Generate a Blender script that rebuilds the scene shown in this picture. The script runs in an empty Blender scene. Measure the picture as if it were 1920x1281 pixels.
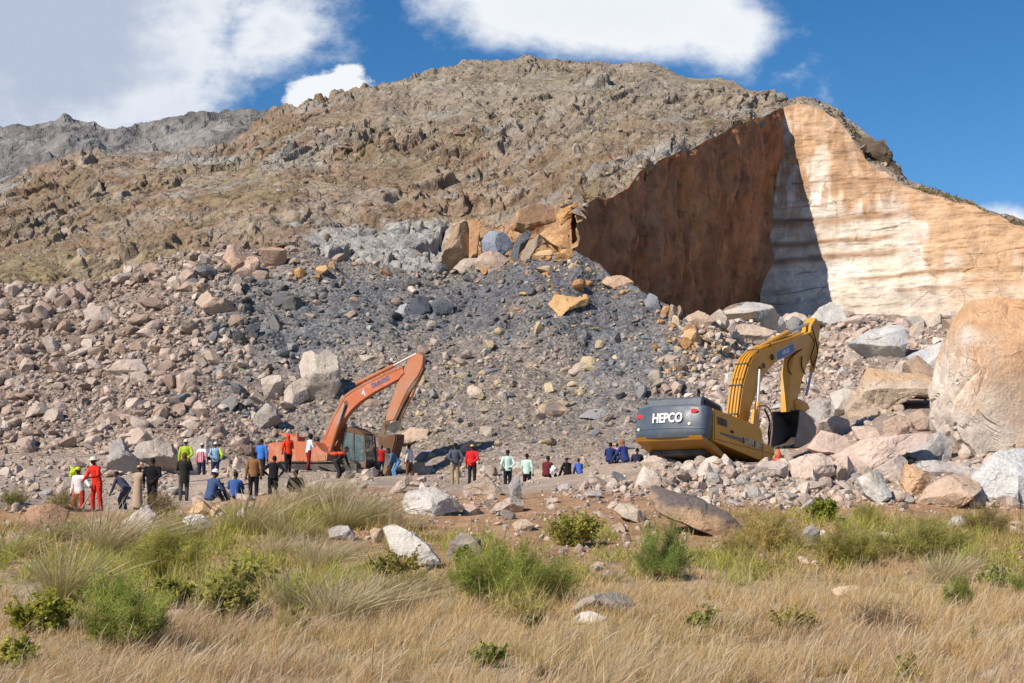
import bpy, bmesh, math, random
import numpy as np
from mathutils import Vector, Matrix

# ---------------------------------------------------------------- camera, sky, sun, exposure
S = bpy.context.scene
C = S.collection
F = 2637.0                                  # focal length in photo pixels (1920 wide)
CAM = np.array((0.0, 0.0, 1.7))
PITCH = math.atan(260.0 / F)
cd = bpy.data.cameras.new('camera'); cam = bpy.data.objects.new('camera', cd); C.objects.link(cam)
cd.sensor_width = 36; cd.lens = F / 1920 * 36; cd.clip_end = 5000; cd.clip_start = 0.1
cam.location = CAM; cam.rotation_euler = (math.pi / 2 + PITCH, 0, 0)
S.camera = cam

SUN_DIR = Vector((0.57, 0.53, -0.63)).normalized()      # the way the light travels
sl = bpy.data.lights.new('sun', 'SUN'); so = bpy.data.objects.new('sun', sl); C.objects.link(so)
sl.energy = 5.0; sl.angle = math.radians(0.5); sl.color = (1.0, 0.90, 0.77)
so.rotation_euler = SUN_DIR.to_track_quat('-Z', 'Y').to_euler(); so.location = (-60, -60, 90)
SUN_EL = math.asin(-SUN_DIR.z); SUN_AZ = math.atan2(-SUN_DIR.x, -SUN_DIR.y)   # azimuth from +Y towards +X

W = bpy.data.worlds.new('World'); S.world = W; W.use_nodes = True
S.view_settings.view_transform = 'Standard'; S.view_settings.look = 'None'
S.view_settings.exposure = 0.26; S.view_settings.gamma = 1.0
S.cycles.max_bounces = 5; S.cycles.diffuse_bounces = 3; S.cycles.glossy_bounces = 2
S.cycles.transmission_bounces = 4; S.cycles.transparent_max_bounces = 8
S.cycles.use_denoising = True


class NT:
    """small node-tree helper"""
    def __init__(s, tree):
        s.t = tree; s.n = tree.nodes; s.l = tree.links
    def node(s, typ, **kw):
        n = s.n.new(typ)
        for k, v in kw.items():
            if k == 'inp':
                for i, x in v.items():
                    if hasattr(x, 'is_output'): s.l.new(x, n.inputs[i])
                    else: n.inputs[i].default_value = x
            else: setattr(n, k, v)
        return n
    def math(s, op, a, b=None, c=None, clamp=False):
        d = {0: a}
        if b is not None: d[1] = b
        if c is not None: d[2] = c
        return s.node('ShaderNodeMath', operation=op, use_clamp=clamp, inp=d).outputs[0]
    def mix(s, f, a, b, mode='MIX'):
        n = s.node('ShaderNodeMix', data_type='RGBA', blend_type=mode)
        for i, x in ((0, f), (6, a), (7, b)):
            if hasattr(x, 'is_output'): s.l.new(x, n.inputs[i])
            else: n.inputs[i].default_value = x if i == 0 else (tuple(x) + (1,))[:4]
        return n.outputs[2]
    def noise(s, vec, scale, detail=4, rough=0.55, dist=0.0):
        return s.node('ShaderNodeTexNoise', inp={'Vector': vec, 'Scale': scale, 'Detail': detail, 'Roughness': rough, 'Distortion': dist}).outputs[0]
    def mapr(s, v, a, b, c=0.0, d=1.0, smooth=False):
        return s.node('ShaderNodeMapRange', interpolation_type='SMOOTHSTEP' if smooth else 'LINEAR', inp={0: v, 1: a, 2: b, 3: c, 4: d}).outputs[0]


def build_sky():
    W.node_tree.nodes.clear(); k = NT(W.node_tree)
    sky = k.node('ShaderNodeTexSky', sky_type='NISHITA', sun_disc=False)
    sky.sun_elevation = SUN_EL; sky.sun_rotation = SUN_AZ
    sky.altitude = 1500; sky.air_density = 1.0; sky.dust_density = 0.2; sky.ozone_density = 3.0
    hs = k.node('ShaderNodeHueSaturation', inp={'Saturation': 1.30, 'Value': 1.0, 'Color': sky.outputs[0]})
    bg = k.node('ShaderNodeBackground', inp={'Color': hs.outputs[0], 'Strength': 0.096})
    tc = k.node('ShaderNodeTexCoord'); sp = k.node('ShaderNodeSeparateXYZ', inp={0: tc.outputs['Generated']})
    X, Y, Z = sp.outputs
    Yc = k.math('MAXIMUM', Y, 0.03)
    u = k.math('DIVIDE', X, Yc); v = k.math('DIVIDE', Z, Yc)
    nv = k.node('ShaderNodeCombineXYZ', inp={0: u, 1: k.math('MULTIPLY', v, 1.35), 2: 0.37}).outputs[0]
    n1 = k.noise(nv, 9.5, 11, 0.63, 0.06)
    n2 = k.noise(nv, 4.0, 4, 0.5)
    def blob(px, py, rx, ry, gain=1.0):
        cu, cv = (px - 960) / F, (900 - py) / F
        a = k.math('DIVIDE', k.math('SUBTRACT', u, cu), rx / F)
        b = k.math('DIVIDE', k.math('SUBTRACT', v, cv), ry / F)
        d = k.math('SQRT', k.math('ADD', k.math('MULTIPLY', a, a), k.math('MULTIPLY', b, b)))
        return k.math('MULTIPLY', k.math('SUBTRACT', 1.0, d), gain)
    blobs = [(40, 20, 560, 330, 1.5), (490, 40, 190, 150, .8), (1130, -25, 370, 165, 1.2), (1370, 30, 150, 120, .8),
             (1495, 125, 62, 30, .22), (1520, 105, 40, 26, .2), (1560, 160, 22, 40, .14), (1590, 195, 40, 26, .1), (1900, 405, 80, 30, .35), (-900, 100, 600, 300, 1.0), (2900, 250, 400, 120, .6), (960, -900, 900, 350, .7)]
    puff = k.math('MAXIMUM', blob(612, 158, 84, 62, 1.2), blob(640, 120, 44, 26, .7))
    puffd = k.math('ADD', puff, k.math('MULTIPLY', k.math('SUBTRACT', k.noise(nv, 26.0, 7, .6, .2), .5), 1.5))
    puffm = k.mapr(puffd, .05, .30, smooth=True)
    m = None
    for b in blobs:
        x = blob(*b); m = x if m is None else k.math('MAXIMUM', m, x)
    dens = k.math('ADD', m, k.math('MULTIPLY', k.math('SUBTRACT', n1, 0.5), 1.7))
    front = k.mapr(Y, 0.02, 0.12)
    mask = k.math('MULTIPLY', k.math('MAXIMUM', k.mapr(dens, -0.04, 0.52, smooth=True), puffm), front)
    # sides and back of the sky: sparse fair-weather clouds
    nb = k.noise(tc.outputs['Generated'], 3.2, 6, 0.55)
    back = k.math('MULTIPLY', k.mapr(nb, 0.62, 0.80, smooth=True), k.math('SUBTRACT', 1.0, front))
    mask = k.math('MAXIMUM', mask, back)
    # cloud tone: thick middles are blue-grey, thin sunny rims and the puff are white
    core = k.mapr(k.math('ADD', dens, k.math('MULTIPLY', k.math('SUBTRACT', n2, .5), 1.1)), 0.22, 0.95, smooth=True)
    left = k.mapr(u, -0.115, -0.19, 0.12, 1.0, smooth=True)
    core = k.math('MULTIPLY', k.math('MULTIPLY', core, left), k.math('SUBTRACT', 1.0, puffm))
    col = k.mix(core, (0.90, 0.93, 0.97), (0.47, 0.545, 0.69))
    cb = k.node('ShaderNodeBackground', inp={'Color': col, 'Strength': 0.84})
    mx = k.node('ShaderNodeMixShader', inp={0: mask, 1: bg.outputs[0], 2: cb.outputs[0]})
    out = k.node('ShaderNodeOutputWorld', inp={0: mx.outputs[0]})
build_sky()

# ---------------------------------------------------------------- numeric helpers
rng = np.random.default_rng(11)
def P(px, py, Y):
    """photo pixel + forward distance -> world point(s)"""
    px = np.asarray(px, float); py = np.asarray(py, float); Y = np.asarray(Y, float)
    a = (px - 960) / F; b = (640.5 - py) / F
    dy = math.cos(PITCH) - b * math.sin(PITCH); dz = math.sin(PITCH) + b * math.cos(PITCH)
    t = Y / dy
    return np.stack(np.broadcast_arrays(a * t, Y, 1.7 + dz * t), -1)
def proj(p):
    p = np.asarray(p, float); y = p[..., 1]; z = p[..., 2] - 1.7
    d = y * math.cos(PITCH) + z * math.sin(PITCH); h = -y * math.sin(PITCH) + z * math.cos(PITCH)
    return 960 + F * p[..., 0] / d, 640.5 - F * h / d

def _h(ix, iy, iz, s=0):
    with np.errstate(over='ignore'):
        h = (ix.astype(np.uint32) * np.uint32(374761393) + iy.astype(np.uint32) * np.uint32(668265263)
             + iz.astype(np.uint32) * np.uint32(1274126177) + np.uint32((s * 2246822519) & 0xffffffff))
        h = (h ^ (h >> np.uint32(13))) * np.uint32(1274126177)
        h = (h ^ (h >> np.uint32(16))) * np.uint32(2246822519)
        h ^= h >> np.uint32(15)
    return h.astype(np.float64) / 4294967295.0
def vnoise(p, s=0):
    i = np.floor(p).astype(np.int64); f = p - i; u = f * f * f * (f * (f * 6 - 15) + 10)
    r = 0
    for dx in (0, 1):
        wx = u[..., 0] if dx else 1 - u[..., 0]
        for dy in (0, 1):
            wy = u[..., 1] if dy else 1 - u[..., 1]
            for dz in (0, 1):
                wz = u[..., 2] if dz else 1 - u[..., 2]
                r = r + wx * wy * wz * _h(i[..., 0] + dx, i[..., 1] + dy, i[..., 2] + dz, s)
    return r * 2 - 1
def fbm(p, o=4, g=0.5, s=0):
    a, r, q = 1.0, 0, np.array(p, float)
    for k in range(o):
        r = r + a * vnoise(q, s + k); q = q * 2.03 + 17.3; a *= g
    return r
def cells(p, s=0):
    """blocky broken-rock field: every Voronoi cell is a tilted plateau"""
    i = np.floor(p).astype(np.int64); best = np.full(p.shape[:-1], 9e9); sec = best.copy(); out = np.zeros(p.shape[:-1])
    for dx in (-1, 0, 1):
        for dy in (-1, 0, 1):
            for dz in (-1, 0, 1):
                c = [i[..., 0] + dx, i[..., 1] + dy, i[..., 2] + dz]
                ox, oy, oz = (c[0] + _h(*c, s), c[1] + _h(*c, s + 1), c[2] + _h(*c, s + 2))
                ex, ey, ez = p[..., 0] - ox, p[..., 1] - oy, p[..., 2] - oz
                d = ex * ex + ey * ey + ez * ez
                val = (_h(*c, s + 3) - .5) + (_h(*c, s + 4) - .5) * 1.1 * ex + (_h(*c, s + 5) - .5) * 1.1 * ey + (_h(*c, s + 6) - .2) * .9 * ez
                m = d < best
                sec = np.where(m, best, np.minimum(sec, d)); out = np.where(m, val, out); best = np.where(m, d, best)
    return out, np.sqrt(sec) - np.sqrt(best)
def sstep(a, b, x):
    t = np.clip((np.asarray(x, float) - a) / (b - a), 0, 1); return t * t * (3 - 2 * t)
def mixc(a, b, t):
    return np.asarray(a) * (1 - t[..., None]) + np.asarray(b) * t[..., None]
def inpoly(x, y, poly, soft=0):
    """soft polygon membership (distance in pixels)"""
    x = np.asarray(x, float); y = np.asarray(y, float); ins = np.zeros(x.shape, bool); dist = np.full(x.shape, 1e9)
    n = len(poly)
    for k in range(n):
        x0, y0 = poly[k]; x1, y1 = poly[(k + 1) % n]
        with np.errstate(divide='ignore', invalid='ignore'):
            c = ((y0 > y) != (y1 > y)) & (x < (x1 - x0) * (y - y0) / ((y1 - y0) or 1e-9) + x0)
        ins ^= c
        ex, ey = x1 - x0, y1 - y0; t = np.clip(((x - x0) * ex + (y - y0) * ey) / (ex * ex + ey * ey + 1e-9), 0, 1)
        dist = np.minimum(dist, np.hypot(x - x0 - t * ex, y - y0 - t * ey))
    sd = np.where(ins, dist, -dist)
    return sstep(-soft, soft, sd) if soft else ins.astype(float)

def make_mesh(name, verts, faces=None, quads=None, tris=None, col=None, smooth=False):
    me = bpy.data.meshes.new(name)
    verts = np.ascontiguousarray(verts, np.float32).reshape(-1, 3)
    if faces is not None:
        lt = np.array([len(f) for f in faces], np.int32); li = np.concatenate([np.asarray(f, np.int32) for f in faces]) if len(faces) else np.zeros(0, np.int32)
    else:
        ll, tt = [], []
        if quads is not None and len(quads): ll.append(np.asarray(quads, np.int32).ravel()); tt.append(np.full(len(quads), 4, np.int32))
        if tris is not None and len(tris): ll.append(np.asarray(tris, np.int32).ravel()); tt.append(np.full(len(tris), 3, np.int32))
        li = np.concatenate(ll); lt = np.concatenate(tt)
    ls = np.concatenate(([0], np.cumsum(lt)[:-1])).astype(np.int32)
    me.vertices.add(len(verts)); me.vertices.foreach_set('co', verts.ravel())
    me.loops.add(len(li)); me.loops.foreach_set('vertex_index', li)
    me.polygons.add(len(lt)); me.polygons.foreach_set('loop_start', ls); me.polygons.foreach_set('loop_total', lt)
    me.polygons.foreach_set('use_smooth', np.full(len(lt), bool(smooth)))
    if col is not None:
        a = me.attributes.new('Col', 'FLOAT_COLOR', 'POINT')
        c4 = np.ones((len(verts), 4), np.float32); c4[:, :3] = np.asarray(col, np.float32).reshape(-1, 3)
        a.data.foreach_set('color', c4.ravel())
    me.update(calc_edges=True)
    return me
def grid_quads(r, c):
    i = np.arange(r * c).reshape(r, c)
    return np.stack((i[:-1, :-1], i[:-1, 1:], i[1:, 1:], i[1:, :-1]), -1).reshape(-1, 4)
def link(name, me, mat=None, parent=None, loc=None):
    o = bpy.data.objects.new(name, me); C.objects.link(o)
    if mat is not None and me is not None and not me.materials: me.materials.append(mat)
    if parent is not None: o.parent = parent
    if loc is not None: o.location = loc
    return o
def tag(o, label=None, cat=None, group=None, kind=None):
    if label: o['label'] = label
    if cat: o['category'] = cat
    if group: o['group'] = group
    if kind: o['kind'] = kind
    return o
def normals_of(G):
    du = np.gradient(G, axis=1); dv = np.gradient(G, axis=0)
    n = np.cross(du, dv); n /= np.linalg.norm(n, axis=-1, keepdims=True) + 1e-9
    return n

# ---------------------------------------------------------------- materials
MATS = {}
def material(name):
    m = bpy.data.materials.new(name); m.use_nodes = True; m.node_tree.nodes.clear(); MATS[name] = m
    return m, NT(m.node_tree)
def finish(k, col, rough=0.9, bump=None, bstr=0.5, bdist=0.05, metallic=0.0, spec=0.25, coat=0.0, nrm=None):
    inp = {'Base Color': col if hasattr(col, 'is_output') else tuple(col) + (1,), 'Roughness': rough, 'Metallic': metallic, 'Specular IOR Level': spec, 'Coat Weight': coat}
    b = k.node('ShaderNodeBsdfPrincipled', inp=inp)
    if bump is not None:
        bn = k.node('ShaderNodeBump', inp={'Height': bump, 'Strength': bstr, 'Distance': bdist})
        k.l.new(bn.outputs[0], b.inputs['Normal'])
    k.node('ShaderNodeOutputMaterial', inp={0: b.outputs[0]})
def mat_ground(name, s1, s2, bstr, bdist, vor=None):
    m, k = material(name)
    at = k.node('ShaderNodeAttribute', attribute_name='Col').outputs[0]
    pos = k.node('ShaderNodeNewGeometry').outputs['Position']
    n1 = k.noise(pos, s1, 6, 0.6); n2 = k.noise(pos, s2, 5, 0.65)
    v = k.mapr(n2, 0.25, 0.75, 0.62, 1.38); w = k.mapr(n1, 0.3, 0.7, 0.85, 1.15)
    f = k.math('MULTIPLY', v, w)
    h = k.math('ADD', n1, k.math('MULTIPLY', n2, 0.5))
    if vor:
        vo = k.node('ShaderNodeTexVoronoi', inp={'Vector': pos, 'Scale': vor})
        gravel = k.mapr(k.node('ShaderNodeSeparateXYZ', inp={0: pos}).outputs[1], 60.0, 72.0, 0.12, 1.0)      # gravel lies on the rubble slope only
        f = k.math('MULTIPLY', f, k.math('ADD', 1.0, k.math('MULTIPLY', gravel, k.mapr(k.node('ShaderNodeSeparateColor', inp={0: vo.outputs['Color']}).outputs[0], 0, 1, -0.4, 0.4))))
        h = k.math('SUBTRACT', h, k.math('MULTIPLY', k.math('MULTIPLY', vo.outputs['Distance'], 0.9), gravel))
    cv = k.node('ShaderNodeCombineColor', inp={0: f, 1: f, 2: f}).outputs[0]
    finish(k, k.mix(1.0, at, cv, 'MULTIPLY'), 0.93, h, bstr, bdist, spec=0.15)
    return m
M_ground = mat_ground('ground_mat', 0.8, 7.0, 0.7, 0.12, 6.0)
M_hill = mat_ground('hill_mat', 0.25, 2.2, 0.9, 0.5, None)
M_far = mat_ground('far_hill_mat', 0.03, 0.25, 1.0, 4.0, None)
def mat_rock(name, use_attr):
    m, k = material(name)
    if use_attr: base = k.node('ShaderNodeAttribute', attribute_name='Col').outputs[0]
    else: base = k.node('ShaderNodeObjectInfo').outputs['Color']
    pos = k.node('ShaderNodeNewGeometry').outputs['Position']
    n1 = k.noise(pos, 1.3, 5, 0.6, 0.3); n2 = k.noise(pos, 9.0, 5, 0.65); n3 = k.noise(pos, 40.0, 3, 0.6)
    f = k.math('MULTIPLY', k.mapr(n1, 0.3, 0.7, 0.82, 1.15), k.mapr(n2, 0.3, 0.7, 0.82, 1.16))
    cv = k.node('ShaderNodeCombineColor', inp={0: f, 1: f, 2: f}).outputs[0]
    col = k.mix(1.0, base, cv, 'MULTIPLY')
    st = k.mapr(k.noise(pos, 2.6, 6, 0.65, 0.8), 0.60, 0.72, 0, 0.45, True)
    col = k.mix(st, col, k.mix(1.0, col, (0.55, 0.42, 0.32), 'MULTIPLY'))
    h = k.math('ADD', k.math('MULTIPLY', n1, 1.0), k.math('ADD', k.math('MULTIPLY', n2, 0.45), k.math('MULTIPLY', n3, 0.12)))
    vo = k.node('ShaderNodeTexVoronoi', feature='DISTANCE_TO_EDGE', inp={'Vector': k.node('ShaderNodeVectorMath', operation='ADD', inp={0: pos, 1: k.node('ShaderNodeTexNoise', inp={'Vector': pos, 'Scale': 1.4, 'Detail': 3}).outputs[1]}).outputs[0], 'Scale': .75})
    crack = k.math('MULTIPLY', k.mapr(vo.outputs[0], 0.0, .010, 1, 0), k.mapr(n1, .50, .64, 0, .55, True))
    col = k.mix(crack, col, (.10, .075, .055))
    h = k.math('SUBTRACT', h, k.math('MULTIPLY', crack, .6))
    finish(k, col, 0.9, h, 0.9, 0.12, spec=0.2)
    return m
M_rock = mat_rock('rock_mat', True)
M_stone = mat_rock('stone_mat', False)
# ---------------------------------------------------------------- terrain
def tab(*pts):
    xs = [p[0] for p in pts]
    return lambda x: [np.interp(x, xs, [p[i] for p in pts]) for i in range(1, len(pts[0]))]
cols = np.concatenate([np.linspace(-3200, -420, 60), np.linspace(-400, 2320, 1020), np.linspace(2340, 5000, 60)])
CP = np.clip(cols, -400, 2320)
# rows of the ground: (pixel row, distance) per pixel column
R33 = tab((-400, 1020, 32), (0, 1020, 32), (960, 1012, 33), (1920, 1022, 33), (2320, 1022, 33))
R42 = tab((-400, 960, 42), (0, 957, 42), (200, 972, 42), (300, 962, 42), (400, 952, 42), (500, 938, 42), (600, 930, 42), (700, 928, 42), (800, 936, 42), (960, 938, 42), (1100, 930, 42),
          (1200, 932, 42), (1350, 950, 42), (1500, 952, 42), (1700, 955, 42), (1920, 962, 42), (2320, 962, 42))
R50 = tab((-400, 925, 50), (0, 928, 50), (200, 952, 50), (320, 935, 50), (500, 918, 50), (700, 905, 50), (960, 916, 50), (1100, 902, 50), (1200, 890, 50), (1300, 880, 50), (1500, 880, 50), (1600, 870, 50), (1700, 862, 50), (1920, 850, 50), (2320, 840, 50))
R60 = tab((-400, 885, 60), (0, 890, 60), (200, 892, 60), (320, 885, 60), (450, 885, 60), (600, 896, 60), (700, 897, 60), (850, 906, 60), (960, 905, 60), (1050, 885, 60), (1150, 862, 60), (1250, 868, 60), (1450, 868, 60),
          (1600, 800, 60), (1700, 780, 60), (1920, 765, 60), (2320, 750, 60))
R68 = tab((-400, 840, 68), (0, 848, 68), (200, 850, 68), (400, 862, 68), (600, 884, 70), (800, 868, 70), (960, 865, 68), (1150, 840, 68), (1300, 805, 68), (1450, 785, 68), (1600, 745, 68), (1700, 725, 68), (1920, 705, 68), (2320, 700, 68))
R80 = tab((-400, 700, 80), (0, 700, 80), (300, 695, 80), (600, 690, 80), (960, 680, 80), (1150, 690, 80), (1300, 688, 78), (1420, 690, 79), (1500, 690, 80), (1700, 668, 80), (1920, 655, 80), (2320, 650, 80))
RTOP = tab((-400, 535, 92), (0, 533, 92), (100, 530, 92), (200, 520, 92), (260, 498, 92), (350, 470, 92), (420, 462, 92), (550, 462, 92), (600, 478, 92), (700, 492, 92), (800, 505, 92), (860, 510, 92), (960, 492, 90),
           (1020, 470, 89), (1080, 473, 88), (1120, 500, 88), (1200, 548, 85), (1280, 588, 84), (1350, 603, 84), (1420, 600, 100), (1500, 596, 123), (1600, 592, 124), (1700, 596, 123), (1800, 600, 122), (1920, 608, 121), (2320, 620, 119))
RED = [R33, R42, R50, R60, R68, R80, RTOP]

# quarry edge in plan: brown wall from A to the corner, pale wall from the corner to B
def ang(px): return (px - 960) / F
WA = (ang(1088) * 92, 92.0); WC = (ang(1468) * 136, 136.0); WB = (ang(1925) * 126, 126.0); WD = (ang(2400) * 112, 112.0)
def on_wall(px):
    """forward distance of the wall line for a pixel column"""
    px = np.asarray(px, float); u = ang(px); r = np.zeros(px.shape)
    for (a, b, lo, hi) in ((WA, WC, -9e9, 1468), (WC, WB, 1468, 1925), (WB, WD, 1925, 9e9)):
        dx, dy = b[0] - a[0], b[1] - a[1]
        kk = (a[1] * u - a[0]) / (dx - u * dy)
        y = a[1] + kk * dy; m = (px >= lo) & (px < hi); r = np.where(m, y, r)
    return r
EDGE = tab((1088, 392), (1110, 377), (1130, 372), (1150, 366), (1180, 350), (1200, 322), (1240, 300), (1300, 277), (1350, 250), (1400, 231), (1440, 214), (1468, 202), (1500, 196), (1540, 208), (1570, 228), (1600, 262), (1625, 300),
           (1655, 322), (1690, 347), (1720, 357), (1760, 367), (1800, 380), (1840, 392), (1880, 408), (1920, 428), (2320, 560))
CREST = tab((-400, 420, 140), (0, 345, 148), (100, 320, 152), (200, 290, 156), (300, 279, 160), (420, 261, 165), (490, 220, 168), (550, 201, 170), (600, 190, 172), (680, 170, 174), (720, 150, 176), (770, 146, 178), (800, 134, 178),
            (880, 117, 180), (920, 114, 181), (1000, 112, 182), (1080, 117, 182), (1150, 119, 181), (1190, 111, 180), (1240, 119, 178), (1290, 135, 174), (1340, 145, 168), (1400, 164, 160), (1450, 180, 151), (1480, 187, 146), (1510, 190, 145),
            (1560, 214, 143), (1600, 240, 141), (1620, 250, 140), (1650, 272, 139), (1680, 322, 137), (1700, 342, 136), (1760, 360, 134), (1830, 378, 132), (1870, 394, 131), (1920, 416, 130), (2320, 545, 120))

# ---- ground sheet: foreground flat, berm, shelf with the crowd, rubble slope, pit floor
segs = [16, 110, 90, 70, 60, 60, 110, 170, 40]
key = []
def zrow(Y, z):
    p = np.stack((ang(cols) * Y, np.full(cols.shape, Y), np.full(cols.shape, z)), -1); return p
key.append(zrow(1.2, 0.0)); key.append(zrow(11.0, 0.0)); key.append(zrow(24.0, 0.02))
for r in RED:
    y, Y = r(CP)
    p = P(CP, y, Y); p[:, 0] = p[:, 0] / ang(np.where(np.abs(CP - 960) < 1e-6, 960.001, CP)) * ang(np.where(np.abs(cols - 960) < 1e-6, 960.001, cols)); key.append(p)
top = key[-1]
hid = top.copy(); wy = on_wall(np.clip(CP, 1088, 2400))
sc = np.where(CP < 1095, (top[:, 1] + 14) / top[:, 1], np.maximum(wy + 4, top[:, 1] + 3) / top[:, 1])
hid[:, :2] *= sc[:, None]
hid[:, 2] = np.where(CP < 1095, top[:, 2] - 2.5, np.interp(CP, [1095, 1200, 1350, 1420, 1500], [12.5, 12.5, 13.5, 15.6, 0]))
hid[:, 2] = np.where(CP >= 1460, top[:, 2] + .2, hid[:, 2])
hid[:, 2] = np.where((CP > 1420) & (CP < 1460), np.minimum(hid[:, 2] + 9, 16.2), hid[:, 2])
key.append(hid)
segs = [12, 90, 80, 90, 80, 60, 90, 170, 210, 60]
rows = [key[0][None]]
for a, b, n in zip(key[:-1], key[1:], segs):
    t = (np.arange(1, n + 1) / n)[:, None, None]
    rows.append(a[None] * (1 - t) + b[None] * t)
G = np.concatenate(rows, 0); del rows
# soften the kinks along the depth direction
for _ in range(14):
    G[1:-1] = G[1:-1] * .5 + (G[:-2] + G[2:]) * .25
NR, NC = G.shape[:2]
GPX, GPY = proj(G)

def gcol(px):
    """interpolated column of the ground sheet"""
    j = np.interp(px, cols, np.arange(NC)); j0 = int(min(max(j, 0), NC - 2)); t = j - j0
    return G[:, j0] * (1 - t) + G[:, j0 + 1] * t
def gz(px, Y):
    c = gcol(px); return float(np.interp(Y, c[:, 1], c[:, 2]))
def gXY(x, y):
    return gz(960 + F * x / y, y)
def gpix(px, py, hint=None):
    """ground point seen at a pixel (the crossing nearest to the hinted distance, else the nearest to the camera)"""
    c = gcol(px); gy = proj(c)[1]; d = gy - py
    k = np.where((d[:-1] >= 0) & (d[1:] < 0))[0]
    if len(k) == 0: k = np.array([int(np.argmin(np.abs(d)))])
    k = k[int(np.argmin(np.abs(c[k, 1] - hint)))] if hint else k[0]
    t = np.clip(d[k] / (d[k] - d[k + 1] + 1e-9), 0, 1)
    return c[k] * (1 - t) + c[min(k + 1, NR - 1)] * t
# things that must stand at a known pixel and distance pull the ground to their feet
ANCH = []
def anchor(px, py, Y, rad=1.6): ANCH.append((px, py, Y, rad))
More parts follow.
